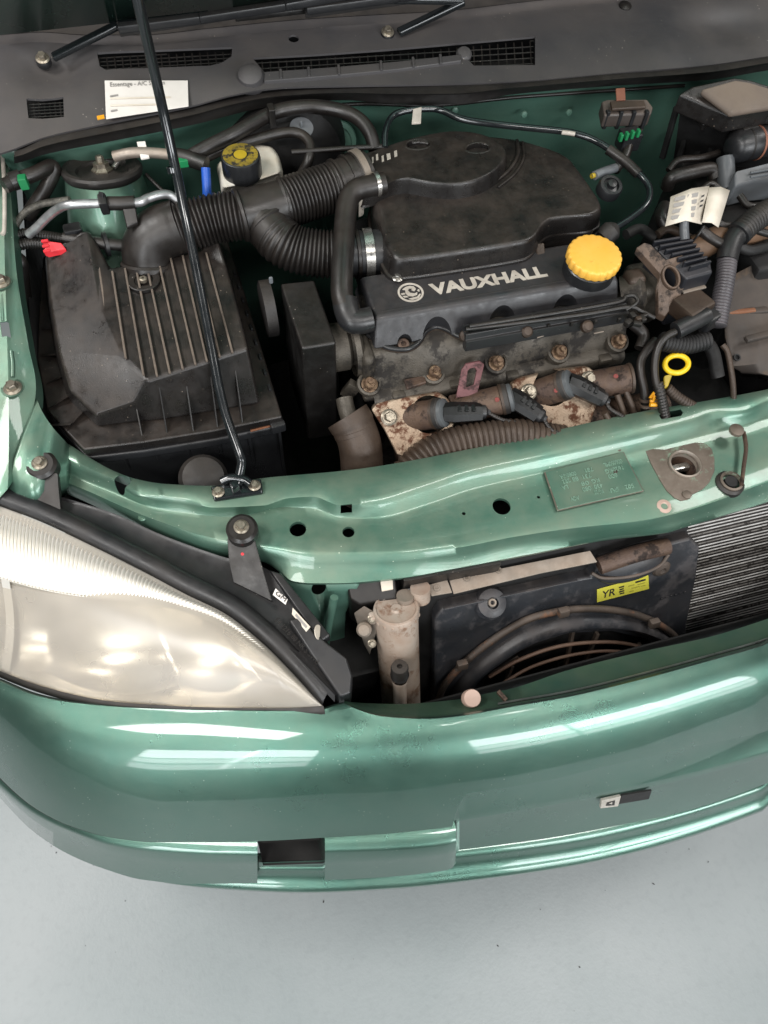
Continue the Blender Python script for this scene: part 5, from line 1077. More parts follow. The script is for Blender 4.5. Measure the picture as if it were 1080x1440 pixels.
for k in range(5):
    t = math.radians(35 + k*28); c = F(800, 1010, -.012); d_ = (V((1, 0, 0))*math.cos(t) + FD*math.sin(t)); s_ = (V((1, 0, 0))*-math.sin(t) + FD*math.cos(t))
    rings('fan_blade', [[c + d_*.03 + s_*.015, c + d_*.03 - s_*.015, c + d_*.03 - s_*.015 - FN*.002, c + d_*.03 + s_*.015 - FN*.002], [c + d_*.20 + s_*.045 + FN*.006, c + d_*.20 - s_*.03 - FN*.006, c + d_*.20 - s_*.03 - FN*.008, c + d_*.20 + s_*.045 + FN*.004]], 'plastic_clean', shroud, bevel=.0008)
for a, b in [((785, 850), (800, 872)), ((640, 925), (660, 945)), ((925, 868), (915, 885))]:
    m_ = F((a[0]+b[0])/2, (a[1]+b[1])/2, .024); box('ring_clip', m_, (.018, .012, .016), 'shroud_brown', shroud, rot=Quaternion((1, 0, 0), -.3), bevel=.003)
lathe('shroud_boss', [(.026, -.004), (.022, .008), (.013, .012), (.009, .012), (.008, .004), (.0001, .004)], F(690, 848), (FN*.5 + V((0, 0, .8))), 'shroud', shroud, sides=26)
lathe('boss_eye', [(.0065, .010), (.006, .014), (.0035, .014), (.003, .010)], F(689, 847), (FN*.5 + V((0, 0, .8))), 'dusty_alu', shroud, sides=18)
bar('shroud_edge', F(624, 856, .002), F(812, 816, .002), .003, .005, 'shroud', shroud, up=tuple(FN), bevel=.001)
# arched duct at the top of the shroud
ell = []
for k in range(9):
    ph = math.pi*.5*k/8; ell.append([F(886, 797, .0) + (V((1, 0, 0)).lerp(FD, .0)*math.cos(t)*.058 + FD*math.sin(t)*.030 + V((0, 0, .012))*math.cos(t)*0)*math.cos(ph) + FN*(.016*math.sin(ph)) for t in [2*math.pi*i/32 for i in range(32)]])
finish('duct_bulge', rings_bm(ell, False, True), 'shroud', shroud, sharp=0)
tube('duct_pipe', [F(842, 796, .004), F(890, 780, .006), F(938, 768, .004)], mm(13, 1.2), 'rust', shroud, sides=18)
tube('duct_lip', [F(832, 806, .004), F(850, 813, .012), F(890, 810, .016), F(925, 797, .012), F(940, 780, .004)], .003, 'shroud_brown', shroud, sides=8)
lathe('duct_dimple', [(.016, 0), (.012, .004), (.006, .005), (.004, .001), (.0001, .001)], F(930, 800, .001), FN, 'shroud_brown', shroud, sides=20)
yq = [F(a, b, .0) for a, b in [(839, 828), (911, 808), (912, 827), (839, 846)]]
stk = quad_print('yellow_sticker', yq, 'label_yellow', shroud, lift=.0012, th=.0005, bevel=.0001)
yb = lambda u, v: yq[0].lerp(yq[1], u).lerp(yq[3].lerp(yq[2], u), v) + FN*.0018
lettering('sticker_letters', 'YR', yb(.08, .78), yb(.34, .76), yb(.08, .25), 'ink', shroud, depth=.0003, lift=.0002, bold=.01)
for u, v, w, h in [(.42, .25, .10, .10), (.43, .42, .08, .1), (.42, .58, .1, .1), (.43, .74, .09, .1), (.74, .18, .2, .12), (.60, .35, .12, .08), (.78, .42, .14, .06), (.66, .58, .16, .06), (.85, .62, .08, .05), (.62, .78, .08, .08)]:
    quad_print('sticker_line', [yb(u, v), yb(u+w, v), yb(u+w, v+h), yb(u, v+h)], 'ink' if u < .5 or v < .2 else 'label_line', shroud, lift=.0003, th=.0001)
for k in range(6): box('moulded_digit', F(930 + k*6.5, 842 - k*1.8, .001), (.003, .001, .006), 'shroud', shroud, bevel=.0005)
# receiver drier and service port
dt = Q(557, 855, .665); Rd = mm(31, 1.06)
drier = lathe('receiver_drier', [(Rd*.96, -.34), (Rd, -.32), (Rd, -.016), (Rd*1.05, -.014), (Rd*1.06, -.004), (Rd*1.02, .0), (Rd*.93, .001), (Rd*.9, -.0015), (Rd*.3, -.001), (Rd*.22, .001), (.0001, .001)], dt, FD, 'drier', car, sides=36)
drier['label'] = 'weathered whitish drier canister beside the condenser'
for k in range(9):
    t = math.radians(180 + k*22); u = V((1, 0, 0)); w = FD.cross(u)
    lathe('rim_crimp', [(.0022, -.003), (.0022, .0015), (.0001, .002)], dt + (u*math.cos(t) + w*-math.sin(t)*-1)*Rd*1.03 - FD*.008, FD, 'drier', drier, sides=8)
port = lathe('service_port', [(mm(10), -.09), (mm(10), -.022), (mm(11.5), -.022), (mm(11.5), -.016)], Q(562, 946, .600), (0, .25, 1), 'drier', drier, sides=20)
lathe('port_cap', [(mm(13), -.018), (mm(13.5), -.014), (mm(12.5), -.009), (mm(12.5), .004), (mm(11.5), .007), (mm(4), .008), (mm(3.5), .003), (.0001, .003)], Q(562, 941, .606), (0, .25, 1), 'rubber', drier, sides=24)
brk2 = prism('drier_bracket', QL([(498, 862, .64), (512, 852, .65), (526, 860, .65), (530, 885, .63), (520, 920, .58), (512, 905, .59)]), .004, 'dusty_alu', drier, bevel=.0012)
lathe('bracket_knob', [(.011, -.004), (.011, .004), (.008, .007), (.0001, .008)], Q(512, 885, .635), (-.2, -.5, .8), 'dusty_alu', drier, sides=18)
bolt(Q(523, 870, .656), drier, (0, -.5, .8), .6); bolt(Q(523, 905, .62), drier, (0, -.5, .8), .6)
box('clamp_lug', Q(528, 868, .652), (.02, .014, .02), 'drier', drier, bevel=.004)
# radiator support pillar, left end, and dark ducting under the slam panel
pil = [QL([(392, 806, .685), (420, 818, .685), (460, 822, .685), (505, 822, .685)]), QL([(398, 820, .66), (424, 830, .66), (462, 832, .66), (500, 832, .66)]), QL([(420, 860, .60), (440, 870, .59), (466, 870, .59), (486, 862, .60)]), QL([(440, 920, .50), (452, 930, .48), (470, 925, .48), (484, 910, .50)]), QL([(460, 980, .35), (468, 985, .34), (476, 980, .34), (484, 970, .35)])]
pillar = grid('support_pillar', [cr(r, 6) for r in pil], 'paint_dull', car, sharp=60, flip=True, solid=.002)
cut(pillar, [cyl_cut(Q(448, 827, .667), .0085, .03, axis=(0, -.4, 1), sx=1.2)])
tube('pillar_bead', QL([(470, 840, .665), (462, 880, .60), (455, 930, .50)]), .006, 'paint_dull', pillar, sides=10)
prism('air_guide', QL([(488, 822, .675), (556, 812, .675), (560, 842, .66), (505, 850, .655), (492, 842, .66)]), .08, 'plastic', car, bevel=.004)
prism('guide_tag', QL([(535, 818, .679), (552, 812, .679), (553, 828, .672), (537, 831, .672)]), .003, 'paper_old', car.children[-1], bevel=.0006)
bar('guide_rib', Q(565, 815, .672), Q(700, 790, .672), .02, .03, 'plastic', car.children[-2] if False else car.children[-1])
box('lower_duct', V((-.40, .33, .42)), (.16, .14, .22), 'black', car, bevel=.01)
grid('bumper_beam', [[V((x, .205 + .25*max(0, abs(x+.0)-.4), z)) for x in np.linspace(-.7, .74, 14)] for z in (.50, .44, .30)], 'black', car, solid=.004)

# ================================================================== strut tower, brake reservoir, pipes on the left
zt = .915; sc_ = Q(143, 236, zt)
R0 = mm(51, 1.36)
tower = lathe('strut_tower', [(R0*.88, -.004), (R0*.95, -.012), (R0*1.03, -.035), (R0*1.13, -.07), (R0*1.26, -.105), (R0*1.45, -.14), (R0*1.9, -.18), (R0*2.3, -.20)], sc_, (.06, .26, 1), 'paint_bay', car, sides=44)
tower['label'] = 'green painted suspension strut tower'
lathe('strut_mount', [(R0*.9, -.013), (R0*.97, -.010), (R0*1.0, -.006), (R0*1.0, -.001), (R0*.96, .0025), (R0*.86, .003), (R0*.80, -.001), (R0*.66, -.003), (R0*.62, -.007), (R0*.4, -.008), (R0*.28, -.004), (.0001, -.004)], sc_, (.06, .26, 1), 'rubber', tower, sides=48, rfun=lambda r, h, a: r*(1 - (.012*(.5+.5*math.cos(9*a)) if h < -.005 and r > R0*.88 else 0)))
lathe('strut_nut', [(.016, -.006), (.016, -.002), (.0115, .002), (.0115, .008), (.006, .009), (.006, .016), (.0045, .018), (.0001, .0185)], sc_, (.06, .26, 1), 'bolt', tower, sides=6, sharp=25)
tube('strut_clip', [sc_ + V((.018, -.006, .002)), sc_ + V((.028, .004, .006)), sc_ + V((.034, .008, .001))], .004, 'steel', tower, sides=8)
lathe('tower_stud', [(.004, -.02), (.004, .004), (.0001, .005)], Q(193, 236, .905), (0, 0, 1), 'steel', tower, sides=10)
za = .935
pipe = tube('refrigerant_pipe', QL([(40, 330, .875), (52, 320, .888), (66, 306, .905), (80, 295, .92), (98, 288, za), (145, 286, za), (192, 285, za), (208, 279, za), (224, 274, za), (238, 274, .93), (252, 284, .92)]), mm(5.6, 1.3), 'alu', car, sides=16)
tube('pipe_sleeve', QL([(152, 286, za), (172, 286, za), (190, 285, za)]), mm(8.5, 1.3), 'hose', pipe, sides=16)
prism('sleeve_tail', QL([(171, 290, za), (190, 289, za), (194, 312, .92), (178, 320, .915)]), .006, 'hose', pipe, bevel=.002)
box('pipe_clip', Q(146, 287, za + .002), (.012, .02, .024), 'plastic_clean', pipe, rot=Quaternion((1, 0, 0), .2), bevel=.003)
bar('clip_tongue', Q(143, 281, .945), Q(142, 270, .955), .007, .003, 'plastic_clean', pipe)
corr('braided_cable', QL([(14, 345, .86), (18, 325, .868), (31, 303, .878), (46, 292, .885), (62, 286, .89), (98, 281, .897)]), mm(4.8, 1.32), .0005, .0022, 'braid', car, sides=10)
hl = tube('side_hose', QL([(6, 262, .93), (22, 254, .93), (45, 246, .93), (62, 238, .93), (72, 234, .928), (76, 240, .922), (66, 262, .905), (52, 284, .885), (38, 305, .865)]), mm(9, 1.36), 'hose', car, sides=16)
box('hose_clip', Q(33, 256, .935), (.012, .014, .018), 'green_clip', hl, bevel=.002)
tube('hose_sleeve', QL([(15, 256, .931), (30, 251, .931)]), mm(11, 1.36), 'plastic', hl, sides=14)
har = corr('wiring_sleeve', QL([(10, 336, .862), (35, 328, .865), (60, 331, .866), (92, 336, .866)]), mm(7, 1.28), .001, .004, 'plastic', car, sides=12)
corr('harness_branch', QL([(20, 346, .858), (45, 342, .86), (66, 344, .86)]), mm(7.5, 1.28), .001, .0045, 'plastic', har, sides=12)
box('connector_body', Q(104, 327, .872), (.026, .02, .022), 'plastic_clean', har, rot=Quaternion((0, 0, 1), .1), bevel=.003)
rc = prism('red_connector', QL([(59, 340, .876), (66, 335, .876), (70, 339, .876), (86, 341, .874), (93, 350, .868), (80, 352, .868), (66, 355, .866), (60, 352, .868), (64, 347, .872)]), .01, 'red', har, bevel=.0015)
for k in range(3): box('connector_rib', Q(63 + k*1.5, 339 + k*7, .878), (.010, .004, .004), 'red', har, bevel=.001)
lathe('round_cap', [(.018, 0), (.018, .005), (.014, .007), (.0001, .008)], Q(152, 343, .86), (-1, -.15, .1), 'plastic_clean', har, sides=24)
tube('tower_cable', QL([(90, 334, .87), (150, 343, .865), (185, 345, .862), (205, 340, .865)]), mm(8, 1.28), 'plastic', har, sides=12)
vh = tube('vertical_hose', QL([(24, 362, .845), (30, 370, .84), (34, 400, .80), (38, 440, .74), (40, 480, .68)]), mm(9, 1.25), 'hose', car, sides=14)
tube('hose_stripe', QL([(22, 372, .848), (27, 400, .812), (31, 430, .77)]), .0012, 'blue', vh, sides=6)
# small pipes, connectors near the tower
up = tube('upper_pipe', QL([(160, 220, .93), (185, 215, .935), (215, 215, .935), (250, 219, .935), (270, 224, .935), (288, 228, .935)]), mm(6.5, 1.36), 'dusty_alu', car, sides=12)
prism('white_tag', QL([(192, 199, .945), (204, 198, .945), (210, 221, .935), (198, 223, .935)]), .003, 'paper', up, bevel=.0008)
box('green_connector', Q(257, 228, .938), (.016, .012, .012), 'green_clip', up, bevel=.002)
tube('connector_sleeve', QL([(245, 219, .938), (265, 223, .938), (290, 232, .935)]), mm(10, 1.36), 'plastic', up, sides=12)
tube('blue_hose', QL([(289, 236, .935), (290, 250, .925), (291, 270, .91), (291, 290, .89)]), mm(6, 1.32), 'blue', up, sides=12)
tube('thin_wire', QL([(205, 245, .90), (222, 262, .89), (240, 278, .88)]), mm(3), 'plastic', up, sides=8)
tube('thin_wire', QL([(235, 270, .892), (243, 276, .888)]), mm(2.4), 'green_clip', up, sides=8)
res = rings('fluid_reservoir', [[Q(a, b, .925) for a, b in [(308, 228), (338, 211), (364, 204), (380, 206), (390, 218), (395, 242), (360, 254), (314, 264)]], [Q(a, b, .905) for a, b in [(303, 231), (336, 212), (364, 203), (384, 206), (394, 222), (399, 246), (362, 259), (311, 272)]], [Q(a, b, .86) for a, b in [(312, 258), (340, 240), (366, 230), (384, 232), (396, 248), (399, 268), (362, 284), (320, 295)]]], 'white_plastic', car, bevel=.006, seg=3, ang=20)
res['label'] = 'white brake fluid reservoir with a black and yellow cap'
rcp = Q(341, 241, .927); Rr = mm(25.5, 1.31)
lathe('reservoir_cap', [(Rr*1.0, -.004), (Rr*1.02, .0), (Rr*1.02, .022), (Rr*.98, .027), (Rr*.93, .028), (.0001, .028)], rcp, (0, -.03, 1), 'plastic_clean', res, sides=72, rfun=lambda r, h, a: r*(1 - (.03*(.5+.5*math.cos(18*a))**3 if .001 < h < .026 and r > Rr*.95 else 0)))
lathe('cap_print', [(Rr*.90, .0275), (Rr*.90, .0284), (Rr*.40, .0284), (Rr*.40, .0275)], rcp, (0, -.03, 1), 'yellow_dirty', res, sides=44)
lathe('cap_centre', [(Rr*.33, .0275), (Rr*.33, .0292), (.0001, .0294)], rcp, (0, -.03, 1), 'yellow_dull', res, sides=30)
# hoses crossing to the bulkhead
hb = tube('heater_hose', QL([(262, 224, .93), (290, 208, .94), (330, 188, .95), (375, 163, .955), (400, 154, .957), (440, 150, .957), (480, 156, .955), (505, 168, .95), (520, 187, .94), (527, 210, .925)]), mm(8.8, 1.4), 'hose', car, sides=16)
box('hose_bracket', Q(382, 163, .958), (.010, .02, .03), 'plastic', hb, bevel=.002)
hb2 = tube('vacuum_hose', QL([(280, 226, .925), (320, 208, .93), (370, 193, .935), (405, 186, .937), (425, 190, .935), (436, 204, .93), (434, 225, .92), (424, 245, .90)]), mm(6.5, 1.38), 'hose', car, sides=14)
tube('vacuum_branch', QL([(410, 214, .93), (440, 212, .93), (500, 208, .93), (540, 206, .93)]), mm(3.4, 1.38), 'hose', hb2, sides=10)
lathe('servo_drum', [(.001, .07), (.05, .065), (.085, .045), (.10, .01), (.10, -.05)], Q(395, 215, .885) + V((.02, .06, -.03)), (0, -1, .1), 'black', car, sides=36)
fp = tube('fuel_pipe', QL([(541, 208, .93), (542, 185, .94), (550, 166, .945), (566, 157, .948), (598, 153, .948), (620, 155, .946), (648, 167, .943), (690, 174, .942), (745, 180, .94), (800, 186, .938), (835, 197, .935), (868, 218, .93), (900, 246, .92), (912, 262, .915), (913, 278, .91), (905, 292, .905), (885, 308, .897), (863, 322, .89)]), mm(4.4, 1.36), 'rod', car, sides=12)
prism('pipe_tag', QL([(581, 153, .953), (593, 150, .953), (592, 172, .943), (579, 173, .943)]), .003, 'silver_print', fp, bevel=.0006)
tube('pipe_scuff', QL([(790, 186, .942), (800, 187, .942), (808, 188.5, .941)]), .0035, 'silver_print', fp, sides=8)
tube('pipe_sleeve', QL([(855, 210, .933), (880, 228, .926), (898, 245, .921)]), mm(6.5, 1.36), 'hose', fp, sides=12)
lathe('pipe_union', [(.013, -.012), (.016, -.006), (.016, .006), (.011, .012), (.006, .016)], Q(856, 328, .885), V((.5, .2, .3)), 'rubber', fp, sides=20)
# dark inlet manifold mass behind / below the resonator
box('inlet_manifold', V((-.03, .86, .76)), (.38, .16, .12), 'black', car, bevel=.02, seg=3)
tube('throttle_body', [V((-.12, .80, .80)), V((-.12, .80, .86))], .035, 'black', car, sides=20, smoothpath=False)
prism('bracket_peg', QL([(752, 342, .875), (766, 340, .875), (768, 362, .865), (756, 366, .865)]), .03, 'rust_dark', reson, bevel=.003)

# ================================================================== right side of the bay
# sensor on the bulkhead
sen = prism('pressure_sensor', QL([(846, 142, .945), (855, 139, .947), (910, 139, .947), (919, 150, .944), (916, 160, .938), (850, 162, .938)]), .022, 'sensor', car, bevel=.003)
prism('sensor_top', QL([(858, 142, .951), (906, 141, .951), (909, 150, .948), (861, 153, .948)]), .005, 'rust_dark', sen, bevel=.0015)
prism('sensor_tab', QL([(866, 124, .955), (879, 123, .955), (880, 140, .949), (867, 141, .949)]), .003, 'orange_tab', sen, bevel=.001)
prism('sensor_nose', QL([(884, 160, .93), (912, 158, .93), (908, 172, .92), (890, 175, .92)]), .03, 'sensor', sen, bevel=.003)
for k in range(4): box('sensor_leg', Q(852 + k*18, 168, .928), (.006, .008, .03), 'plastic_clean', sen, bevel=.001)
gc = box('sensor_connector', Q(884, 196, .905), (.034, .026, .03), 'plastic_clean', sen, bevel=.003)
for k in range(4): box('connector_tooth', Q(873 + k*8, 193 - k*2, .924), (.005, .008, .012), 'green_clip', sen, bevel=.001)
tube('sensor_wire', QL([(884, 204, .90), (878, 222, .89), (865, 240, .88)]), .008, 'hose', sen, sides=10)
kn = lathe('round_knob', [(mm(17, 1.36), -.01), (mm(17, 1.36), .002), (mm(15, 1.36), .006), (mm(11, 1.36), .006), (mm(10, 1.36), .002), (mm(6, 1.36), .003), (mm(6, 1.36), .010), (.0001, .011)], Q(858, 263, .90), (0, -.3, 1), 'plastic_clean', car, sides=30)
tube('knob_connector', QL([(836, 247, .905), (850, 241, .905), (866, 236, .905)]), mm(6, 1.38), 'grey_block', kn, sides=12)
lathe('connector_tip', [(mm(4), -.003), (mm(4), .003)], Q(834, 247, .905), (1, .2, 0), 'yellow_dull', kn, sides=10)
# relay / fuse box
zl_ = .965
fb = prism('fuse_box', QL([(955, 131, .985), (974, 120, .99), (1032, 108, .995), (1056, 111, .995), (1180, 150, .985), (1150, 172, .97), (1090, 150, .97), (1028, 162, .97)]), .032, 'lid', car, bevel=.005)
fb['label'] = 'dusty black fuse box lid by the bulkhead'
prism('fuse_box_top', QL([(986, 124, .998), (1034, 111, 1.003), (1055, 114, 1.003), (1170, 148, .995), (1092, 146, .985), (1029, 157, .985)]), .012, 'box_top', fb, bevel=.005)
rings('fuse_box_body', [QL([(957, 140, .955), (1028, 172, .94), (1150, 175, .94), (1100, 125, .955)]), QL([(945, 232, .80), (1010, 262, .79), (1150, 262, .79), (1100, 210, .80)])], 'black', fb, bevel=.003)
for k in range(3):
    px = 952 + k*24; a = Q(px, 150 + k*5, .92); bar('box_strut', a, a + V((.004, -.01, -.09)), .008, .01, 'black', fb, bevel=.002)
for k in range(9): box('box_lug', Q(958 + random.uniform(0, 62), 165 + random.uniform(0, 60), .90 - random.uniform(0, .06)), (random.uniform(.01, .025), random.uniform(.008, .02), random.uniform(.01, .03)), random.choice(['black', 'plastic', 'black', 'plastic_clean']), fb, rot=Quaternion((0, 0, 1), random.uniform(-.7, .7)), bevel=.002)
prism('box_latch', QL([(984, 163, .94), (994, 160, .94), (1000, 170, .93), (990, 176, .93)]), .012, 'lid', fb, bevel=.002)
can = tube('relay_canister', QL([(1026, 208, .915), (1034, 206, .915), (1060, 201, .915), (1130, 190, .915)]), lambda t, s: mm(20, 1.5)*(.55 if t < .02 else (.86 if t < .06 else 1.0)), 'plastic_clean', car, sides=26, smoothpath=False)
for px, py in [(1048, 203.5), (1063, 201)]:
    lathe('canister_band', [(mm(20, 1.5), -.002), (mm(20.8, 1.5), -.001), (mm(20.8, 1.5), .001), (mm(20, 1.5), .002)], Q(px, py, .915), Q(1130, 190, .915) - Q(1034, 206, .915), 'orange_tab' if px > 1050 else 'plastic', can, sides=26)
box('canister_clip', Q(1053, 181, .937), (.03, .012, .01), 'plastic', can, rot=Quaternion((0, 0, 1), .1), bevel=.002)
for px, w in ((1068, 12),): lathe('clip_eye', [(.006, -.002), (.006, .003), (.003, .003), (.003, -.002)], Q(1066, 168, .945), (0, -.5, 1), 'rust_dark', can, sides=14)
tube('grey_duct', QL([(1020, 222, .90), (1021, 245, .885), (1021, 262, .87)]), mm(11, 1.48), 'grey_duct', car, sides=18)
gbk = prism('grey_block', QL([(1034, 240, .905), (1080, 228, .91), (1130, 222, .91), (1130, 250, .895), (1060, 255, .895), (1034, 262, .89)]), .04, 'grey_block', car, bevel=.004)
for k in range(2): bar('block_fin', Q(1055, 243 + k*6, .9055), Q(1120, 232 + k*6, .908), .004, .004, 'grey_block', gbk)
tube('big_hose_arch', QL([(938, 262, .86), (945, 250, .88), (970, 243, .885), (1000, 238, .885), (1005, 250, .875)]), mm(9, 1.45), 'hose', car, sides=16)
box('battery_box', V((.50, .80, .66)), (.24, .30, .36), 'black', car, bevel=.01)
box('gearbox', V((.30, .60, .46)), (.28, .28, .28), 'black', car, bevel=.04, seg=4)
# paper tag
tagp = [[Q(943, 277, .925), Q(970, 270, .927), Q(996, 264, .927)], [Q(935, 319, .905), Q(962, 315, .910), Q(987, 314, .906)]]
tag_ = grid('paper_tag', [[tagp[0][0].lerp(tagp[1][0], t) + V((0, 0, .003*math.sin(3*t))), tagp[0][1].lerp(tagp[1][1], t) + V((0, 0, .006)), tagp[0][2].lerp(tagp[1][2], t) + V((0, 0, .003*math.cos(4*t)))] for t in (0, .25, .5, .75, 1)], 'paper_old', car, sharp=0, solid=.0006)
tag_['label'] = 'creased white paper tag with a barcode on the wiring'
g2p = [[Q(997, 264, .929), Q(1026, 268, .922)], [Q(987, 313, .908), Q(1010, 320, .900)]]
grid('tag_flap', [[g2p[0][0].lerp(g2p[1][0], t), g2p[0][0].lerp(g2p[1][0], t).lerp(g2p[0][1].lerp(g2p[1][1], t), .5) + V((0, 0, .004)), g2p[0][1].lerp(g2p[1][1], t)] for t in (0, .33, .66, 1)], 'paper_old', tag_, sharp=0, solid=.0006)
tb = lambda u, v: tagp[0][0].lerp(tagp[0][2], u).lerp(tagp[1][0].lerp(tagp[1][2], u), v) + V((0, -.001, .0062))
for u0, u1 in ((.08, .36), (.42, .70)):
    for k in range(4): quad_print('barcode_line', [tb(u0, .16 + k*.2), tb(u1, .16 + k*.2), tb(u1, .28 + k*.2), tb(u0, .28 + k*.2)], 'ink_grey', tag_, lift=.0012)
for k in range(3): quad_print('tag_glyph', [tb(.80, .28 + k*.14), tb(.88, .26 + k*.14), tb(.88, .32 + k*.14), tb(.80, .34 + k*.14)], 'ink', tag_, lift=.0012)
tube('tag_tie', QL([(990, 318, .905), (982, 330, .895), (972, 342, .88)]), .0018, 'plastic', tag_, sides=6)
# coil pack with cooling ribs
coil = prism('ignition_module', QL([(916, 342, .885), (968, 333, .885), (998, 372, .880), (1004, 382, .876), (966, 392, .876)]), .10, 'module', car, bevel=.004)
for k in range(7):
    t = k/6; a = Q(918, 343, .888).lerp(Q(969, 378, .882), t); b = Q(968, 334.5, .888).lerp(Q(998, 370, .882), t)
    bar('module_fin', a, b, .0040, .010, 'module', coil, bevel=.001)
tube('module_spigot', QL([(963, 337, .89), (962, 322, .90), (962, 310, .91)]), mm(6, 1.35), 'grey_duct', coil, sides=12)
eye = prism('engine_bracket', QL([(895, 348, .895), (906, 341, .895), (915, 343, .895), (936, 365, .888), (960, 358, .886), (969, 372, .88), (966, 395, .865), (955, 420, .845), (935, 445, .82), (925, 440, .82), (925, 400, .852), (928, 385, .87)]), .012, 'bracket', car, bevel=.003)
eye['label'] = 'brown steel lifting bracket with an oval eye'
cut(eye, [cyl_cut(Q(943, 390, .868), .0085, .03, axis=(-.3, -.5, .8), sx=1.75, sdir=(-.2, 1, .5))])
eye.data.shade_smooth(); eye.data.set_sharp_from_angle(angle=math.radians(35)); wnorm(eye)
el = []
for r, h in ((1.0, .0), (1.15, .006), (1.45, .005), (1.6, -.002)):
    ax = V((-.3, -.5, .8)).normalized(); u = V((-.2, 1, .5)); u = (u - ax*u.dot(ax)).normalized(); w = ax.cross(u)
    el.append([Q(943, 390, .870) + ax*h + u*math.cos(t)*.0085*(1.75 + (r-1)) + w*math.sin(t)*.0085*r for t in [2*math.pi*k/28 for k in range(28)]])
finish('bracket_eye_rim', rings_bm(el, False, False), 'bracket', eye, sharp=0)
box('bracket_base', V((Q(905, 400, .82).x, Q(905, 400, .82).y, .80)), (.05, .07, .08), 'head', eye, bevel=.012, seg=3)
box('sensor_lump', Q(890, 395, .85), (.03, .03, .03), 'rust_dark', eye, bevel=.008, seg=3)
lathe('alloy_end', [(.028, -.02), (.028, .01), (.02, .016), (.0001, .017)], Q(893, 410, .835), (.8, -.3, .4), 'head', eye, sides=20)
# plug-in connector and its leads
con = tube('lead_connector', QL([(950, 465, .83), (958, 461, .832), (986, 447, .836), (994, 443, .837)]), mm(12.5, 1.25), 'plastic_clean', car, sides=12, smoothpath=False)
box('connector_hood', Q(972, 432, .835), (.055, .045, .03), 'rust_dark', con, rot=Quaternion((0, 0, 1), .35), bevel=.006)
box('connector_shell', Q(998, 446, .825), (.04, .03, .03), 'plastic_clean', con, rot=Quaternion((0, 0, 1), .35), bevel=.005)
bar('connector_glint', Q(960, 411, .85), Q(992, 403, .85), .006, .003, 'dusty_alu', con)
corr('connector_bellows', QL([(930, 480, .81), (965, 485, .80), (995, 478, .80)]), mm(14, 1.25), .002, .006, 'black', con, sides=16)
tube('ignition_lead', QL([(950, 466, .83), (936, 474, .825), (926, 488, .815), (921, 510, .80), (922, 535, .785), (929, 555, .77), (934, 585, .74)]), mm(5.5, 1.22), 'hose', con, sides=14)
corr('lead_sleeve', QL([(925, 538, .782), (929, 555, .77), (936, 590, .735)]), mm(8, 1.22), .0012, .005, 'hose', con, sides=14)
lh = tube('coolant_hose', QL([(922, 478, .80), (912, 490, .795), (902, 506, .785), (901, 525, .775), (906, 550, .755), (907, 590, .71)]), mm(6.5, 1.2), 'hose', car, sides=14)
for py in (562, 570): lathe('hose_collar', [(mm(7), -.002), (mm(9.5), -.001), (mm(9.5), .002), (mm(7), .003)], Q(907, py, .742), (0, .4, 1), 'rust_dark', lh, sides=14)
tube('orange_clip', QL([(914, 560, .755), (921, 552, .76), (919, 563, .755), (914, 564, .754)]), .0025, 'orange', lh, sides=8)
tube('orange_clip', QL([(914, 569, .752), (924, 569, .752)]), .0035, 'orange', lh, sides=8)
corr('loom_sleeve', QL([(938, 545, .765), (950, 556, .755), (965, 566, .745), (990, 580, .72)]), mm(8, 1.2), .0012, .005, 'rust_dark', lh, sides=14)
for a, b in [((880, 550), (894, 600)), ((868, 555), (880, 610)), ((850, 580), (862, 615))]:
    tube('stray_lead', [Q(*a, .75), Q((a[0]+b[0])/2 + 3, (a[1]+b[1])/2, .73), Q(*b, .70)], .005, 'rust_dark', lh, sides=10)
# dipstick
dc = Q(951.5, 512, .79); th = math.radians(17); nrm = (EYE - dc).normalized(); u = V((1, 0, 0)); u = (u - nrm*u.dot(nrm)).normalized(); w = nrm.cross(u)
axn = (V((0, -.15, 1)) + V((-.1, 0, 0))).normalized(); ua = V((1, .12, 0)); ua = (ua - axn*ua.dot(axn)).normalized(); wa = axn.cross(ua)
path = [dc + (ua*math.cos(t)*.0185 + wa*math.sin(t)*.0150) for t in [2*math.pi*k/40 for k in range(40)]]
bm = bmesh.new(); rs = []
for i, p in enumerate(path):
    t = (path[(i+1) % 40] - path[i-1]).normalized(); n1 = axn; n2 = t.cross(n1)
    rs.append([bm.verts.new(p + n1*math.cos(a)*.0042 + n2*math.sin(a)*.0042) for a in [2*math.pi*k/12 for k in range(12)]])
for i in range(40):
    for k in range(12): bm.faces.new((rs[i][k], rs[i][(k+1) % 12], rs[(i+1) % 40][(k+1) % 12], rs[(i+1) % 40][k]))
dip = finish('dipstick_handle', bm, 'yellow_bright', car, sharp=0); dip['label'] = 'bright yellow ring handle of the oil dipstick'
prism('dipstick_stem', QL([(934, 528, .782), (947, 524, .785), (940, 543, .770), (934, 546, .768)]), .006, 'yellow_dull', dip, bevel=.002)
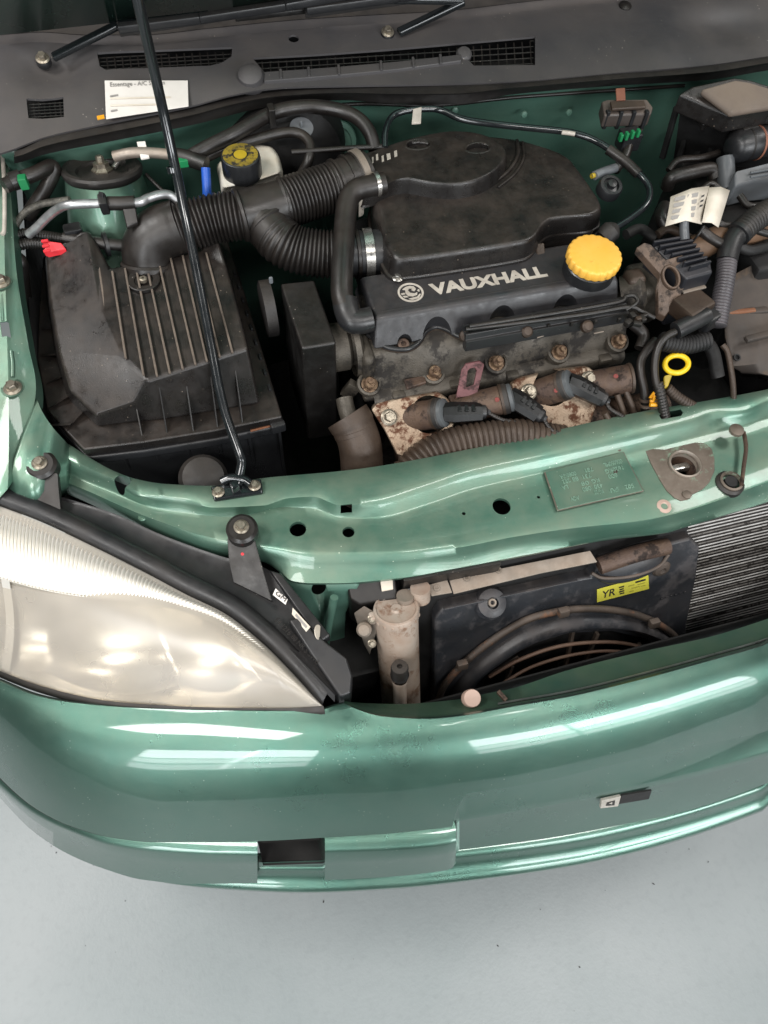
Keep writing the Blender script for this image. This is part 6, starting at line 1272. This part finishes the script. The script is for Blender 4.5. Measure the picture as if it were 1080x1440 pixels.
# big corrugated loom on the right
lm = corr('loom_conduit', QL([(1024, 352, .87), (1020, 390, .855), (1014, 425, .838), (1008, 458, .82)]), mm(13, 1.33), .0016, .0048, 'conduit', car, sides=20)
tube('loom_elbow', QL([(1022, 366, .866), (1026, 350, .875), (1032, 336, .882), (1042, 326, .888)]), mm(14, 1.35), 'plastic_clean', lm, sides=18)
lathe('elbow_collar', [(mm(14, 1.35), -.004), (mm(17, 1.35), -.003), (mm(17, 1.35), .003), (mm(14, 1.35), .004)], Q(1040, 328, .887), Q(1050, 318, .892) - Q(1032, 336, .882), 'plastic_clean', lm, sides=20)
corr('loom_conduit', QL([(1040, 328, .887), (1060, 310, .894), (1090, 292, .90), (1140, 265, .91)]), mm(16, 1.4), .0012, .006, 'rubber', lm, sides=18)
tube('loom_wire', QL([(1018, 345, .875), (1000, 335, .885), (985, 322, .892)]), .008, 'hose', lm, sides=10)
tube('brown_pipe', QL([(970, 350, .86), (990, 345, .865), (1010, 335, .865), (1060, 325, .86), (1120, 300, .86)]), .02, 'tan_pipe', car, sides=18)
tube('earth_pipe', QL([(1016, 485, .80), (1023, 495, .795), (1028, 520, .78), (1031, 545, .76), (1032, 580, .72)]), mm(4, 1.3), 'rust_dark', car, sides=10)
# splash tray / battery tray at far right
tr_ = [[Q(1022, 392, .83), Q(1060, 372, .832), (Q(1120, 345, .835)), Q(1220, 300, .84)], [Q(1022, 420, .81), Q(1060, 405, .812), Q(1120, 385, .815), Q(1220, 345, .82)], [Q(1020, 445, .79), Q(1060, 432, .79), Q(1120, 415, .79), Q(1220, 380, .79)], [Q(1020, 470, .78), Q(1060, 465, .78), Q(1120, 450, .78), Q(1220, 420, .78)], [Q(1028, 515, .755), Q(1060, 512, .757), Q(1120, 500, .76), Q(1220, 470, .76)], [Q(1040, 522, .74), Q(1062, 524, .74), Q(1120, 532, .735), Q(1220, 520, .735)], [Q(1044, 530, .68), Q(1064, 532, .68), Q(1120, 545, .68), Q(1220, 540, .68)]]
tray = grid('battery_tray', [cr(r, 6) for r in tr_], 'tray', car, sharp=50, flip=True, solid=.003)
tray['label'] = 'muddy black battery tray at the right of the bay'
for a, b in [((1030, 412), (1110, 388)), ((1030, 440), (1080, 436)), ((1048, 478), (1110, 462))]: bar('tray_rib', Q(*a, .806 if a[1] < 430 else .786), Q(*b, .81 if a[1] < 430 else .787), .012, .008, 'tray', tray, bevel=.003)
lathe('tray_hole', [(.006, .0), (.006, .002), (.004, .002), (.0035, -.002), (.0001, -.002)], Q(1036, 503, .764), (0, -.4, 1), 'black', tray, sides=14)
bar('orange_cable', Q(1020, 440, .79), Q(1062, 436, .79), .008, .006, 'orange_dull', tray, bevel=.002)

for pts, r, m_ in [([(1002, 300, .89), (1015, 316, .885), (1040, 318, .88), (1085, 330, .87)], 5, 'hose'), ([(925, 330, .86), (940, 322, .865), (960, 330, .86), (985, 345, .85)], 6, 'rust_dark'), ([(880, 330, .86), (900, 322, .86), (920, 335, .85)], 7, 'black'), ([(1035, 345, .86), (1055, 352, .855), (1085, 345, .85)], 7, 'black'), ([(935, 290, .87), (930, 305, .87), (940, 325, .86)], 9, 'hose'), ([(1040, 275, .885), (1055, 290, .88), (1090, 285, .88)], 5, 'hose'), ([(940, 240, .88), (955, 225, .89), (985, 222, .89), (1010, 215, .89)], 5, 'hose'), ([(985, 268, .88), (1000, 258, .885), (1015, 268, .88)], 4, 'plastic'), ([(975, 470, .79), (1000, 490, .77), (1010, 530, .74)], 9, 'black'), ([(890, 455, .80), (905, 470, .79), (900, 490, .78)], 8, 'hose')]:
    tube('engine_cable', QL(pts), mm(r, 1.35), m_, car, sides=12)
lathe('horn_body', [(.034, -.02), (.036, -.004), (.030, .006), (.018, .010), (.0001, .011)], Q(286, 672, .715), (.1, -.4, .9), 'rubber', car, sides=28)
# ================================================================== raised bonnet, out of the frame, held by the prop
hy, hz = 1.16, 1.04; ang = math.radians(57); Lb = .98
bn = []
for k in range(9):
    t = k/8; d_ = Lb*t
    bn.append([V((x, hy - math.cos(ang)*d_ + .05*(abs(x)/.7)**2*(1-t*.4) - .10*(abs(x)/.7)**2*t*-1, hz + math.sin(ang)*d_ + .03*math.sin(math.pi*t) - .03*(abs(x)/.7)**2)) for x in np.linspace(-.70, .70, 15)])
bonnet = grid('bonnet', bn, 'paint', car, solid=.012, flip=False)
bonnet['label'] = 'raised green bonnet resting on its prop'
e0 = Q(228, 150, 1.075); e1 = Q(188, -30, 1.22); dd = (e1-e0).normalized()
rod_up = tube('prop_upper', [e1 - dd*.002, e1 + dd*.36], .0052, 'rod', rod, sides=14, smoothpath=False)

# ================================================================== the other side of the car front, beyond the photo's right edge
def mirror(o, skip=()):
    c = o.copy(); COL.objects.link(c)
    w = wpos(o); pw = wpos(o.parent) if o.parent else V()
    c.location = V((-w.x - pw.x, o.location.y, o.location.z)); c.scale.x = -1
    for ch in list(o.children):
        if any(ch.name.startswith(s) for s in skip): continue
        k = ch.copy(); COL.objects.link(k); k.parent = c; k.matrix_parent_inverse = ch.matrix_parent_inverse
    return c
h2 = mirror(headlight, ('sticker', 'moulded', 'red_paint')); h2['label'] = 'housing of the other headlight'
mirror(rail)
for o in list(car.children):
    if o.name in ('wing_panel', 'wing_bracket'): mirror(o)
for o in list(bumper.children):
    if o.name.split('.')[0] in ('lower_valance', 'bumper_seam', 'moulding_block', 'moulding_end', 'moulding_edge', 'valance_end', 'recess_side', 'tow_eye_pocket', 'tow_eye_shelf', 'tow_eye_strut'): mirror(o)
